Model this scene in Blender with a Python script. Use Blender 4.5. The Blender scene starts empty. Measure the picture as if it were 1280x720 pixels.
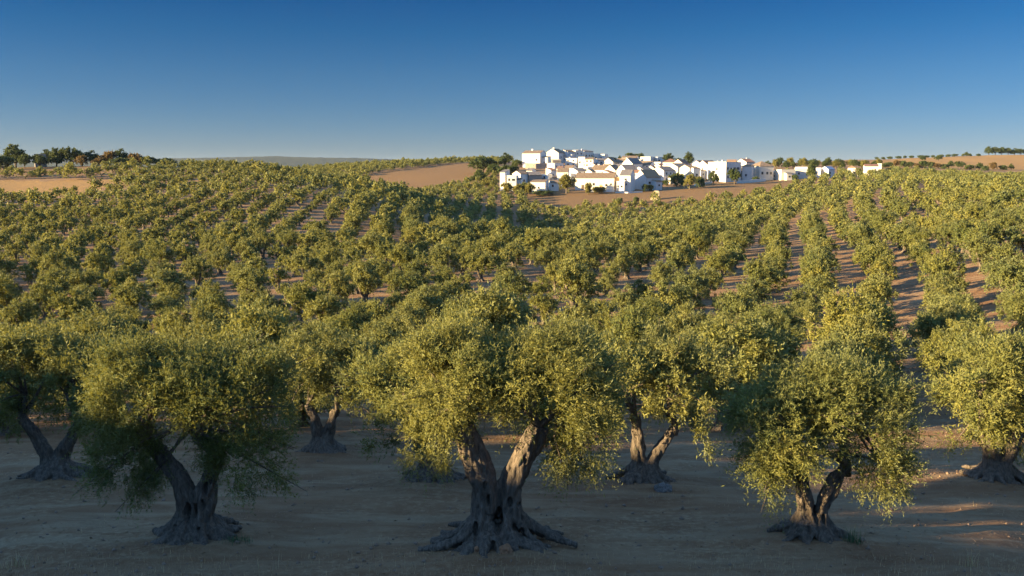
import bpy, math, random
import numpy as np
from mathutils import Vector, noise

# ------------------------------------------------------------------ camera, sky, sun, exposure
SC = bpy.context.scene
COL = SC.collection
R = math.radians
F = 1108.5                       # focal length in pixels of the 1280 px wide photograph
CAM = np.array((0.0, 0.0, 20.0))
HORIZON = 210.0
PITCH = math.atan((360 - HORIZON) / F)
cam_d = bpy.data.cameras.new('camera')
cam_d.sensor_width = 36.0
cam_d.lens = 36.0 * F / 1280.0
cam_d.clip_start = 0.1
cam_d.clip_end = 40000.0
cam = bpy.data.objects.new('camera', cam_d)
COL.objects.link(cam)
cam.location = CAM
cam.rotation_euler = (R(90) - PITCH, 0, 0)
SC.camera = cam

SUN_AZ, SUN_EL = -106.0, 12.0    # degrees; azimuth clockwise from the view direction
world = bpy.data.worlds.new('World')
SC.world = world
world.use_nodes = True
nt = world.node_tree
bg = nt.nodes['Background']
sky = nt.nodes.new('ShaderNodeTexSky')
sky.sky_type = 'NISHITA'
sky.sun_disc = False
sky.sun_elevation = R(SUN_EL)
sky.sun_rotation = R(SUN_AZ % 360)
sky.altitude = 3000
sky.air_density = 1.0
sky.dust_density = 0.2
sky.ozone_density = 6.0
# low down, the clear evening sky deepens quickly above the pale band at the horizon
geo = nt.nodes.new('ShaderNodeTexCoord')
sepw = nt.nodes.new('ShaderNodeSeparateXYZ')
nt.links.new(geo.outputs['Generated'], sepw.inputs[0])
grad = nt.nodes.new('ShaderNodeValToRGB')
el = grad.color_ramp.elements
for p, c in ((0.0, (0.95, 0.68, 0.60)), (0.03, (0.90, 0.69, 0.62)), (0.10, (0.56, 0.64, 0.61)), (0.145, (0.26, 0.56, 0.60)), (0.20, (0.07, 0.43, 0.58)), (0.27, (0.20, 0.52, 0.62)), (0.43, (7.8, 5.9, 4.2)), (1.0, (10.0, 7.2, 5.0))):  # top stops far brighter and warmer: fill light added overhead to lift the shade
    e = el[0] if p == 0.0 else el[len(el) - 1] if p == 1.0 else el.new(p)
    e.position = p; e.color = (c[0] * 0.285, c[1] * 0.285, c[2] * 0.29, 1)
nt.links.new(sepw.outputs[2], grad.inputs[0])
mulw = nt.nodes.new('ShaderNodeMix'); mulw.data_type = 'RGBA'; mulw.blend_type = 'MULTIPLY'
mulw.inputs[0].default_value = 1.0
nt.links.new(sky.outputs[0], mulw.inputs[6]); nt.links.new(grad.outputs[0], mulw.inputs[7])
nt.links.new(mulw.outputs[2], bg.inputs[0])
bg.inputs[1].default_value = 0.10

sun_d = bpy.data.lights.new('sun', 'SUN')
sun_d.energy = 5.0
sun_d.angle = R(0.53)
sun_d.color = (1.0, 0.74, 0.38)
sun = bpy.data.objects.new('sun', sun_d)
COL.objects.link(sun)
sdir = Vector((math.sin(R(SUN_AZ)) * math.cos(R(SUN_EL)), math.cos(R(SUN_AZ)) * math.cos(R(SUN_EL)), math.sin(R(SUN_EL))))
sun.rotation_euler = sdir.to_track_quat('Z', 'Y').to_euler()
sun.location = (0, 0, 120)

SC.view_settings.view_transform = 'Standard'
SC.view_settings.look = 'None'
SC.view_settings.gamma = 1.0
SC.view_settings.exposure = 2.3
SC.view_settings.use_curve_mapping = False
SC.cycles.max_bounces = 5
SC.cycles.diffuse_bounces = 3
SC.cycles.transmission_bounces = 3
SC.cycles.volume_bounces = 0

# ------------------------------------------------------------------ helpers
def tag(o, label=None, cat=None, group=None, kind=None):
    if label: o['label'] = label
    if cat: o['category'] = cat
    if group: o['group'] = group
    if kind: o['kind'] = kind
    return o

def link(name, data, parent=None, loc=None):
    o = bpy.data.objects.new(name, data)
    COL.objects.link(o)
    if parent is not None: o.parent = parent
    if loc is not None: o.location = loc
    return o

def np_mesh(name, V, Q, mats, attr=None, mat_idx=None, smooth=False):
    """mesh from numpy arrays; Q is (n,k) with a constant k"""
    me = bpy.data.meshes.new(name)
    n, k = Q.shape
    me.vertices.add(len(V))
    me.vertices.foreach_set('co', np.ascontiguousarray(V, dtype=np.float32).ravel())
    me.loops.add(n * k)
    me.loops.foreach_set('vertex_index', np.ascontiguousarray(Q, dtype=np.int32).ravel())
    me.polygons.add(n)
    me.polygons.foreach_set('loop_start', np.arange(0, n * k, k, dtype=np.int32))
    if mat_idx is not None:
        me.polygons.foreach_set('material_index', np.ascontiguousarray(mat_idx, dtype=np.int32))
    if smooth:
        me.polygons.foreach_set('use_smooth', np.ones(n, dtype=bool))
    for m in (mats if isinstance(mats, (list, tuple)) else [mats]):
        me.materials.append(m)
    if attr is not None:
        for an, av in attr.items():
            if av.ndim == 1:
                a = me.attributes.new(an, 'FLOAT', 'POINT')
                a.data.foreach_set('value', av.astype(np.float32))
            else:
                a = me.attributes.new(an, 'FLOAT_COLOR', 'POINT')
                a.data.foreach_set('color', av.astype(np.float32).ravel())
    me.update(calc_edges=True)
    return me

class MB:
    """collects boxes, prisms and tubes into one mesh"""
    def __init__(s): s.v, s.f = [], []
    def add(s, vs, fs):
        b = len(s.v); s.v += [tuple(v) for v in vs]; s.f += [tuple(i + b for i in f) for f in fs]
    def box(s, x0, x1, y0, y1, z0, z1):
        s.add([(x0,y0,z0),(x1,y0,z0),(x1,y1,z0),(x0,y1,z0),(x0,y0,z1),(x1,y0,z1),(x1,y1,z1),(x0,y1,z1)],
              [(0,3,2,1),(4,5,6,7),(0,1,5,4),(1,2,6,5),(2,3,7,6),(3,0,4,7)])
    def prism(s, poly, d, axis='x'):
        """poly: list of (a,z) swept over d=(d0,d1) along the axis"""
        n = len(poly)
        mk = (lambda a, z, t: (t, a, z)) if axis == 'x' else (lambda a, z, t: (a, t, z))
        vs = [mk(a, z, d[0]) for a, z in poly] + [mk(a, z, d[1]) for a, z in poly]
        fs = [tuple(range(n))[::-1], tuple(range(n, 2*n))] + [(i, (i+1) % n, (i+1) % n + n, i + n) for i in range(n)]
        if axis == 'y': fs = [f[::-1] for f in fs]
        s.add(vs, fs)
    def tube(s, pts, rads, sides=6, cap=True):
        V, Q = tube_np(np.array(pts, float), np.array(rads, float), sides)
        s.add(V.tolist(), Q.tolist())
        if cap:
            b = len(s.v) - len(V)
            s.f.append(tuple(range(b, b + sides))[::-1]); s.f.append(tuple(range(len(s.v) - sides, len(s.v))))
    def build(s, name, mat, parent=None, loc=None, smooth=False):
        me = bpy.data.meshes.new(name)
        me.from_pydata(s.v, [], s.f); me.materials.append(mat)
        if smooth:
            for p in me.polygons: p.use_smooth = True
        me.update()
        return link(name, me, parent, loc)

def tube_np(P, rad, sides=6):
    n = len(P)
    T = np.gradient(P, axis=0); T /= np.linalg.norm(T, axis=1, keepdims=True) + 1e-9
    ref = np.array((0.31, 0.17, 0.93)) if abs(T[:, 2]).mean() < 0.85 else np.array((0.95, 0.2, 0.1))
    A = np.cross(T, ref); A /= np.linalg.norm(A, axis=1, keepdims=True) + 1e-9
    B = np.cross(T, A)
    ang = np.arange(sides) / sides * 2 * np.pi
    V = P[:, None, :] + rad[:, None, None] * (np.cos(ang)[None, :, None] * A[:, None, :] + np.sin(ang)[None, :, None] * B[:, None, :])
    i = np.arange(n - 1)[:, None] * sides; j = np.arange(sides)[None, :]
    Q = np.stack([i + j, i + (j + 1) % sides, i + sides + (j + 1) % sides, i + sides + j], -1).reshape(-1, 4)
    return V.reshape(-1, 3), Q

def vnoise(x, y, seed=0.0, oct=3):
    """smooth cheap noise in about [-1,1] from rotated sines"""
    out = np.zeros_like(x, dtype=float); amp, tot, fr = 1.0, 0.0, 1.0
    for k in range(oct):
        for q in range(3):
            a = seed * 1.7 + k * 2.1 + q * 2.399
            ph = seed * 13.1 + q * 4.7 + k * 7.3
            fx = math.cos(a) * fr * (1 + 0.23 * q); fy = math.sin(a) * fr * (1 + 0.23 * q)
            out += amp / 3 * np.sin(x * fx + y * fy + ph + 1.3 * np.sin((x * fy - y * fx) * 0.61 + ph * 1.9))
        tot += amp; amp *= 0.5; fr *= 2.03
    return out / tot

# ------------------------------------------------------------------ pixel -> place
CP, SP = math.cos(PITCH), math.sin(PITCH)
def at(px, py, Y):
    """the point seen at (px,py) of the photograph, Y metres ahead of the camera"""
    vx, vy = (px - 640) / F, (360 - py) / F
    dy = CP + vy * SP
    return CAM + np.array((vx, dy, -SP + vy * CP)) * (Y / dy)
def height_of(py, Y):
    vy = (360 - py) / F
    return Y * (-SP + vy * CP) / (CP + vy * SP)
def pixel_of(p):
    d = np.asarray(p) - CAM
    f = d[1] * CP - d[2] * SP; u = d[1] * SP + d[2] * CP
    return 640 + F * d[0] / f, 360 - F * u / f, f

# ------------------------------------------------------------------ terrain: heights over azimuth and distance
PXC = [0, 160, 320, 480, 640, 800, 960, 1120, 1280]
ROWS = [   # distance, ('d', depth below the camera) or the photo height at which that ground lies
 (10, 'd', [7.0]*9), (14, 'd', [7.5]*9), (18, 'd', [8.1]*9), (22, 'd', [8.8]*9), (27, 'd', [9.7]*9), (33, 'd', [10.75]*9),
 (45, 'd', [12.6]*7 + [12.4, 12.0]),
 (60, 'p', [474]*7 + [468, 452]),
 (80, 'p', [430,430,430,428,427,425,420,405,388]),
 (105,'p', [385,380,375,370,366,364,358,345,320]),
 (130,'p', [346,344,342,337,331,328,325,312,292]),
 (160,'p', [314,313,315,315,317,314,307,290,270]),
 (200,'p', [284,284,286,290,308,303,291,262,253]),
 (240,'p', [260,259,257,268,303,298,279,247,244]),
 (280,'p', [240,238,235,248,296,291,268,239,239]),
 (320,'p', [222,219,217,247,288,282,260,234,236]),
 (360,'p', [207,203,207,256,274,269,254,231,234]),
 (420,'p', [212,210,224,247,238,238,233,226,231]),
 (480,'p', [216,214,230,233,225,225,225,218,228]),
 (550,'p', [222,222,230,217,208,208,216,215,224]),
 (620,'p', [226,226,215,202,200,199,212,212,219]),
 (750,'p', [228,228,224,212,205,203,209,207,212]),
 (1000,'p', [226,226,228,218,210,206,203,197,190]),
 (1400,'p', [224,226,230,226,220,218,214,204,199]),
 (2200,'p',[232]*9), (3500,'p',[226]*9),
 (5000,'p',[203,195,192,195,206,207,207,207,206]),
 (6500,'p',[208]*9), (9000,'p',[209]*9)]
FOLD = {200: (287, 293, 304, 310, 308), 240: (261, 267, 293, 306, 304), 280: (238, 247, 281, 299, 297), 320: (223, 239, 273, 292, 289), 360: (226, 248, 266, 277, 274)}
PX2 = [0, 160, 320, 400, 480, 560, 640, 720, 800, 960, 1120, 1280]
ROWS = [(Y, k, list(np.interp(PX2, PXC, v))) for Y, k, v in ROWS]
for Y, k, v in ROWS:                     # the steep shaded flank and the dip beside it
    if Y in FOLD: v[3:8] = FOLD[Y]
PXC = PX2
RS = np.array([r[0] for r in ROWS], float)
front_az = [math.degrees(math.atan((p - 640) / F)) for p in PXC]
tab = np.zeros((len(ROWS), len(PXC)))
for i, (Y, k, vals) in enumerate(ROWS):
    for j, v in enumerate(vals):
        tab[i, j] = -v if k == 'd' else height_of(v, Y)
# beyond the frame: the left bank that shades the near trees, gentle slopes elsewhere
OUT_R = [10, 18, 27, 33, 45, 60, 80, 105, 130, 160, 200, 280, 360, 550, 1000, 2200, 5000, 9000]
OUT = {
 -180: [-7.2,-7,-4,-2,3,7,10,11,11,10,8,5,2,-5,-20,-40,-40,-40],
 -150: [-7.2,-7.2,-5,-3,2,8,11,12,12,11,9,5,2,-5,-20,-40,-40,-40],
 -125: [-7.2,-7.5,-6,-3,4,8,9,9,9,8,6,4,2,-5,-20,-40,-40,-40],
 -109: [-7.2,-8,-6.5,-3.0,6.4,11,13,13,9,7,4,0,0,-5,-20,-40,-40,-40],
 -98:  [-7.2,-8.1,-7.5,-4.0,5.7,9.8,11.4,11,8,5,2,0,0,-5,-20,-40,-40,-40],
 -88:  [-7.2,-8.1,-8.5,-6,3.5,6.7,7.5,6.3,5,2,-1,-2,0,-5,-20,-40,-40,-40],
 -79:  [-7.2,-8.1,-9.0,-7.5,1.8,5.0,5.6,4,1,-2,-4,-4,-2,-5,-20,-40,-40,-40],
 -71.5:  [-7.2,-8.1,-9.5,-9.6,-3.5,-1.0,-1.0,-4,-7,-8,-9,-7,-3,-5,-20,-40,-40,-40],
 -62:  [-7.1,-8.1,-9.6,-10.5,-12,-13,-14,-14,-14,-14,-13,-9,-2,-3,-15,-40,-40,-40],
 -45:  [-7,-8.1,-9.7,-10.7,-12.5,-14,-15.6,-16.4,-16.8,-17,-16.8,-11,0,-2,-12,-40,-30,-30],
 45:   [-7,-8.1,-9.6,-10.5,-11.5,-12,-11,-8,-6,-5,-4,-2,-1,0,4,-30,-30,-30],
 70:   [-7,-8,-9.2,-10,-10,-9.5,-8,-5,-3,-2,-1,0,0,0,0,-30,-30,-30],
 110:  [-7,-7.6,-8,-8,-7.5,-6,-4,-2,0,1,2,3,3,0,-10,-30,-30,-30],
 150:  [-7.1,-7.2,-6,-5,-3,0,3,5,6,6,6,5,2,-4,-20,-40,-40,-40],
 180:  [-7.2,-7,-4,-2,3,7,10,11,11,10,8,5,2,-5,-20,-40,-40,-40]}
az_all = sorted(list(OUT) + front_az)
NA, NR = 720, 420
LR0, LR1 = math.log(8.0), math.log(9000.0)
grid_az = np.linspace(-180, 180, NA + 1)
grid_lr = np.linspace(LR0, LR1, NR)
cols = []
for a in az_all:
    if a in OUT:
        c = np.interp(grid_lr, np.log(OUT_R), OUT[a])
    else:
        # the table rows are distances ahead (Y); turn them into distances from the camera
        c = np.interp(grid_lr, np.log(RS / math.cos(R(a))), tab[:, front_az.index(a)])
    cols.append(c)
cols = np.array(cols)                                   # (n_az, NR)
Hg = np.stack([np.interp(grid_az, az_all, cols[:, k]) for k in range(NR)], 1)   # (NA+1, NR)
def blur(A, s, ax, wrap):
    k = np.arange(-int(3 * s), int(3 * s) + 1); w = np.exp(-k * k / (2 * s * s)); w /= w.sum()
    out = np.zeros_like(A); n = A.shape[ax]
    for kk, ww in zip(k, w):
        idx = np.arange(n) + kk
        idx = idx % (n - 1) if wrap else np.clip(idx, 0, n - 1)
        out += ww * np.take(A, idx, axis=ax)
    return out
Hg = blur(blur(Hg, 2.5, 0, True), 4.0, 1, False)

MOUNDS = []     # (x, y, height, radius) little rises under the old trunks
def base_z(x, y):
    x = np.asarray(x, float); y = np.asarray(y, float)
    r = np.sqrt(x * x + y * y); az = np.degrees(np.arctan2(x, y))
    fa = np.clip((az + 180) / 360 * NA, 0, NA - 1e-6); fr = np.clip((np.log(np.maximum(r, 1e-3)) - LR0) / (LR1 - LR0) * (NR - 1), 0, NR - 1 - 1e-6)
    ia = fa.astype(int); ir = fr.astype(int); ta = fa - ia; tr = fr - ir
    return CAM[2] + (Hg[ia, ir] * (1-ta) * (1-tr) + Hg[ia+1, ir] * ta * (1-tr) + Hg[ia, ir+1] * (1-ta) * tr + Hg[ia+1, ir+1] * ta * tr)
def ground_z(x, y):
    x = np.asarray(x, float); y = np.asarray(y, float)
    z = base_z(x, y)
    r = np.sqrt(x * x + y * y)
    near = np.clip((90 - r) / 50, 0, 1)
    z = z + near * (0.07 * vnoise(x * 0.9, y * 0.9, 3.1, 3) + 0.03 * vnoise(x * 3.1, y * 3.1, 5.7, 2))
    mid = np.clip((r - 80) / 60, 0, 1) * np.clip(r / 400, 0.3, 6)
    z = z + mid * 0.5 * vnoise(x / 24, y / 24, 1.3, 2)
    far = np.clip((r - 3000) / 1500, 0, 1)
    z = z + far * 17 * vnoise(x / 420, y / 420, 2.2, 4)
    for mx, my, mh, mr in MOUNDS:
        z = z + mh * np.exp(-((x - mx) ** 2 + (y - my) ** 2) / (mr * mr))
    return z
def gz(x, y): return float(ground_z(np.array([x]), np.array([y]))[0])
def place(px, Y):
    """ground point in the direction of photo column px, Y metres ahead"""
    x = (px - 640) / F * Y
    for _ in range(3):
        z = gz(x, Y); d = (Y * CP - (z - CAM[2]) * SP)
        x = (px - 640) / F * d
    return np.array((x, Y, gz(x, Y)))

# ------------------------------------------------------------------ materials
def new_mat(name):
    m = bpy.data.materials.new(name); m.use_nodes = True
    t = m.node_tree; t.nodes.clear()
    out = t.nodes.new('ShaderNodeOutputMaterial')
    return m, t, out
def N(t, typ, **kw):
    n = t.nodes.new(typ)
    for k, v in kw.items():
        if k.startswith('i_'):
            key = k[2:]
            n.inputs[int(key) if key.isdigit() else key.replace('_', ' ')].default_value = v
        else: setattr(n, k, v)
    return n
def ramp(t, fac, stops):
    n = t.nodes.new('ShaderNodeValToRGB'); e = n.color_ramp.elements
    while len(e) < len(stops): e.new(0.5)
    for el, (p, c) in zip(e, stops): el.position = p; el.color = (*c, 1)
    t.links.new(fac, n.inputs[0]); return n.outputs[0]
def mixc(t, fac, a, b, blend='MIX'):
    n = t.nodes.new('ShaderNodeMix'); n.data_type = 'RGBA'; n.blend_type = blend
    for s, v in ((n.inputs[0], fac), (n.inputs[6], a), (n.inputs[7], b)):
        if hasattr(v, 'is_linked'): t.links.new(v, s)
        else: s.default_value = v if not isinstance(v, tuple) else (*v, 1)
    return n.outputs[2]
def math_(t, op, a, b=None, clamp=False):
    n = t.nodes.new('ShaderNodeMath'); n.operation = op; n.use_clamp = clamp
    for s, v in ((n.inputs[0], a), (n.inputs[1], b)):
        if v is None: continue
        if hasattr(v, 'is_linked'): t.links.new(v, s)
        else: s.default_value = v
    return n.outputs[0]
def noise_tex(t, vec, scale, detail=4.0, rough=0.55, dist=0.0):
    n = N(t, 'ShaderNodeTexNoise', i_Scale=scale, i_Detail=detail, i_Roughness=rough, i_Distortion=dist)
    if vec is not None: t.links.new(vec, n.inputs['Vector'])
    return n.outputs['Fac']

def leaf_mat(name, dark, mid, light, back, trans=0.32, spec=0.14):
    m, t, out = new_mat(name)
    at_ = N(t, 'ShaderNodeAttribute', attribute_name='tint')
    oi = N(t, 'ShaderNodeObjectInfo')
    f = math_(t, 'ADD', at_.outputs['Fac'], math_(t, 'MULTIPLY', math_(t, 'SUBTRACT', oi.outputs['Random'], 0.5), 0.42), True)
    c = ramp(t, f, [(0.0, dark), (0.5, mid), (1.0, light)])
    c = mixc(t, math_(t, 'MULTIPLY', math_(t, 'FRACT', math_(t, 'MULTIPLY', oi.outputs['Random'], 7.31)), 0.38), c, tuple((a_ + b_) * .5 for a_, b_ in zip(mid, back)))
    geo = N(t, 'ShaderNodeNewGeometry')
    c2 = mixc(t, math_(t, 'MULTIPLY', geo.outputs['Backfacing'], 0.55), c, back)
    p = N(t, 'ShaderNodeBsdfPrincipled', i_Roughness=0.58)
    p.inputs['Specular IOR Level'].default_value = spec
    t.links.new(c2, p.inputs['Base Color'])
    tr = N(t, 'ShaderNodeBsdfTranslucent')
    t.links.new(mixc(t, 0.5, c, (light[0] * 1.25, light[1] * 1.2, light[2] * 0.5)), tr.inputs[0])
    mx = N(t, 'ShaderNodeMixShader', i_0=trans)
    t.links.new(p.outputs[0], mx.inputs[1]); t.links.new(tr.outputs[0], mx.inputs[2]); t.links.new(mx.outputs[0], out.inputs[0])
    return m
OLIVE = leaf_mat('olive_leaves', (0.055, 0.085, 0.030), (0.142, 0.150, 0.038), (0.25, 0.23, 0.052), (0.19, 0.21, 0.12), 0.30)
BROAD = leaf_mat('broad_leaves', (0.028, 0.05, 0.016), (0.06, 0.085, 0.025), (0.11, 0.12, 0.035), (0.09, 0.11, 0.05), 0.25)
RUSTY = leaf_mat('rusty_leaves', (0.07, 0.045, 0.02), (0.13, 0.085, 0.03), (0.20, 0.13, 0.045), (0.12, 0.10, 0.05), 0.25)
YELLO = leaf_mat('yellowing_leaves', (0.09, 0.085, 0.02), (0.16, 0.15, 0.035), (0.24, 0.21, 0.05), (0.16, 0.16, 0.07), 0.3)

def bark_mat():
    m, t, out = new_mat('olive_bark')
    tc = N(t, 'ShaderNodeTexCoord')
    mp = N(t, 'ShaderNodeMapping'); mp.inputs['Scale'].default_value = (1, 1, 0.28)
    t.links.new(tc.outputs['Object'], mp.inputs[0])
    n1 = noise_tex(t, mp.outputs[0], 14, 6, 0.65, 0.6)
    n2 = noise_tex(t, tc.outputs['Object'], 2.3, 4, 0.6)
    n3 = noise_tex(t, mp.outputs[0], 46, 4, 0.7, 0.3)
    c = ramp(t, n1, [(0.30, (0.04, 0.032, 0.025)), (0.5, (0.125, 0.098, 0.074)), (0.70, (0.25, 0.20, 0.155))])
    c = mixc(t, math_(t, 'MULTIPLY', n2, 0.55), c, (0.10, 0.088, 0.076))
    lich = ramp(t, noise_tex(t, tc.outputs['Object'], 5.5, 5, 0.6), [(0.60, (0, 0, 0)), (0.72, (1, 1, 1))])
    c = mixc(t, math_(t, 'MULTIPLY', lich, 0.35), c, (0.13, 0.135, 0.085))
    p = N(t, 'ShaderNodeBsdfPrincipled', i_Roughness=0.9); p.inputs['Specular IOR Level'].default_value = 0.15
    t.links.new(c, p.inputs['Base Color'])
    b = N(t, 'ShaderNodeBump', i_Strength=1.0, i_Distance=0.06)
    t.links.new(math_(t, 'ADD', n1, math_(t, 'MULTIPLY', n3, 0.5)), b.inputs['Height'])
    t.links.new(b.outputs[0], p.inputs['Normal']); t.links.new(p.outputs[0], out.inputs[0])
    return m
BARK = bark_mat()

def ground_mat():
    m, t, out = new_mat('dry_earth')
    tc = N(t, 'ShaderNodeTexCoord'); v = tc.outputs['Object']
    zone = N(t, 'ShaderNodeAttribute', attribute_name='zone')
    sep = N(t, 'ShaderNodeSeparateColor'); t.links.new(zone.outputs['Color'], sep.inputs[0])
    big = noise_tex(t, v, 0.035, 5, 0.6)
    med = noise_tex(t, v, 0.45, 6, 0.65)
    fine = noise_tex(t, v, 5.0, 6, 0.7)
    grain = noise_tex(t, v, 28.0, 4, 0.7)
    soil = ramp(t, med, [(0.25, (0.115, 0.062, 0.031)), (0.5, (0.195, 0.110, 0.055)), (0.78, (0.27, 0.168, 0.090))])
    soil = mixc(t, math_(t, 'MULTIPLY', math_(t, 'SUBTRACT', grain, 0.35, True), 1.2), soil, (0.13, 0.085, 0.06))
    # straw and litter in drifts
    straw_f = ramp(t, fine, [(0.48, (0, 0, 0)), (0.66, (1, 1, 1))])
    drift = ramp(t, noise_tex(t, v, 0.22, 5, 0.6, 0.8), [(0.42, (0, 0, 0)), (0.62, (1, 1, 1))])
    soil = mixc(t, math_(t, 'MULTIPLY', math_(t, 'MULTIPLY', straw_f, drift), 0.75), soil, (0.36, 0.275, 0.165))
    soil = mixc(t, math_(t, 'MULTIPLY', big, 0.35), soil, (0.215, 0.115, 0.060))
    mps = N(t, 'ShaderNodeMapping'); mps.inputs['Scale'].default_value = (0.22, 1.0, 1.0); t.links.new(v, mps.inputs[0])
    streak = ramp(t, noise_tex(t, mps.outputs[0], 1.15, 6, 0.62, 0.5), [(0.44, (0, 0, 0)), (0.64, (1, 1, 1))])
    soil = mixc(t, math_(t, 'MULTIPLY', streak, 0.55), soil, mixc(t, grain, (0.20, 0.145, 0.09), (0.40, 0.31, 0.19)))
    # ploughed field
    wv = N(t, 'ShaderNodeTexWave', i_Scale=0.30, i_Distortion=3.5, i_Detail=3.0)
    mpw = N(t, 'ShaderNodeMapping'); mpw.inputs['Rotation'].default_value = (0, 0, R(62)); t.links.new(v, mpw.inputs[0]); t.links.new(mpw.outputs[0], wv.inputs[0])
    plough = mixc(t, wv.outputs['Fac'], (0.105, 0.060, 0.027), (0.225, 0.138, 0.066))
    plough = mixc(t, math_(t, 'MULTIPLY', noise_tex(t, v, 0.10, 6, 0.7), 0.9), plough, (0.18, 0.112, 0.055))
    gold = mixc(t, noise_tex(t, v, 0.05, 6, 0.65), (0.33, 0.195, 0.070), (0.22, 0.13, 0.055))
    gold = mixc(t, math_(t, 'MULTIPLY', wv.outputs['Fac'], 0.25), gold, (0.36, 0.24, 0.10))
    scrub = mixc(t, noise_tex(t, v, 0.012, 7, 0.7), (0.022, 0.032, 0.018), (0.07, 0.062, 0.036))
    c = mixc(t, sep.outputs[0], soil, plough)
    c = mixc(t, sep.outputs[1], c, gold)
    c = mixc(t, sep.outputs[2], c, scrub)
    p = N(t, 'ShaderNodeBsdfPrincipled', i_Roughness=0.95); p.inputs['Specular IOR Level'].default_value = 0.1
    t.links.new(c, p.inputs['Base Color'])
    hgt = math_(t, 'ADD', math_(t, 'MULTIPLY', fine, 1.0), math_(t, 'MULTIPLY', grain, 0.35))
    hgt = math_(t, 'ADD', hgt, math_(t, 'MULTIPLY', med, 2.0))
    b = N(t, 'ShaderNodeBump', i_Strength=0.8, i_Distance=0.10)
    t.links.new(hgt, b.inputs['Height'])
    t.links.new(b.outputs[0], p.inputs['Normal']); t.links.new(p.outputs[0], out.inputs[0])
    return m
GROUND = ground_mat()

def plain_mat(name, col, var=0.12, rough=0.85, scale=1.5, stain=None, metal=0.0):
    m, t, out = new_mat(name)
    tc = N(t, 'ShaderNodeTexCoord')
    n = noise_tex(t, tc.outputs['Object'], scale, 5, 0.6)
    a = tuple(x * (1 - var) for x in col); b = tuple(min(1, x * (1 + var)) for x in col)
    c = ramp(t, n, [(0.3, a), (0.7, b)])
    if stain:
        mp = N(t, 'ShaderNodeMapping'); mp.inputs['Scale'].default_value = (1, 1, 0.2); t.links.new(tc.outputs['Object'], mp.inputs[0])
        s = ramp(t, noise_tex(t, mp.outputs[0], 0.9, 6, 0.65), [(0.55, (0, 0, 0)), (0.75, (1, 1, 1))])
        c = mixc(t, math_(t, 'MULTIPLY', s, 0.4), c, stain)
    p = N(t, 'ShaderNodeBsdfPrincipled', i_Roughness=rough, i_Metallic=metal)
    t.links.new(c, p.inputs['Base Color']); t.links.new(p.outputs[0], out.inputs[0])
    return m
def tile_mat(name, c0, c1):
    m, t, out = new_mat(name)
    tc = N(t, 'ShaderNodeTexCoord')
    w = N(t, 'ShaderNodeTexWave', i_Scale=2.2, i_Distortion=0.6, i_Detail=1.0)
    t.links.new(tc.outputs['Object'], w.inputs[0])
    n = noise_tex(t, tc.outputs['Object'], 0.9, 6, 0.7)
    c = mixc(t, n, c0, c1)
    c = mixc(t, math_(t, 'MULTIPLY', w.outputs['Fac'], 0.3), c, tuple(x * 0.55 for x in c0))
    p = N(t, 'ShaderNodeBsdfPrincipled', i_Roughness=0.9)
    b = N(t, 'ShaderNodeBump', i_Strength=0.6, i_Distance=0.06); t.links.new(w.outputs['Fac'], b.inputs['Height']); t.links.new(b.outputs[0], p.inputs['Normal'])
    t.links.new(c, p.inputs['Base Color']); t.links.new(p.outputs[0], out.inputs[0])
    return m
WHITE = plain_mat('whitewash', (0.60, 0.585, 0.55), 0.07, 0.9, 0.6, (0.60, 0.55, 0.47))
WHITE_W = plain_mat('warm_limewash', (0.60, 0.57, 0.51), 0.08, 0.9, 0.7, (0.48, 0.42, 0.34))
WHITE_C = plain_mat('grey_limewash', (0.50, 0.50, 0.49), 0.10, 0.9, 0.7, (0.42, 0.38, 0.33))
CREAM = plain_mat('cream_wash', (0.56, 0.53, 0.46), 0.06, 0.9, 0.6, (0.5, 0.42, 0.3))
OCHRE = plain_mat('ochre_wash', (0.52, 0.33, 0.15), 0.1, 0.9, 0.6)
STONE = plain_mat('rubble_stone', (0.25, 0.22, 0.19), 0.45, 0.95, 2.5)
PALE = plain_mat('pale_stone', (0.33, 0.28, 0.20), 0.2, 0.95, 0.8)
TILE_R = tile_mat('red_tiles', (0.15, 0.075, 0.05), (0.24, 0.13, 0.085))
TILE_B = tile_mat('brown_tiles', (0.13, 0.092, 0.06), (0.24, 0.17, 0.11))
TILE_G = tile_mat('grey_tiles', (0.11, 0.10, 0.10), (0.18, 0.165, 0.155))
TILE_O = tile_mat('orange_tiles', (0.27, 0.15, 0.075), (0.36, 0.22, 0.12))
DARKW = plain_mat('dark_pane', (0.03, 0.035, 0.045), 0.2, 0.25, 3)
WOOD = plain_mat('dark_timber', (0.09, 0.06, 0.04), 0.2, 0.7, 3)
GREEN = plain_mat('green_paint', (0.08, 0.14, 0.10), 0.1, 0.6, 3)
BLUE = plain_mat('blue_paint', (0.10, 0.16, 0.30), 0.1, 0.6, 3)
STRAW = plain_mat('dry_stalks', (0.40, 0.29, 0.15), 0.35, 0.9, 4)
SPROUT = plain_mat('green_shoots', (0.05, 0.10, 0.035), 0.3, 0.7, 6)
EARTHR = plain_mat('red_clod', (0.24, 0.12, 0.06), 0.3, 0.95, 9)
ROCK = plain_mat('field_stone', (0.12, 0.11, 0.10), 0.4, 0.95, 6)
LITTER = plain_mat('leaf_litter', (0.24, 0.15, 0.08), 0.4, 0.95, 5)

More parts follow.
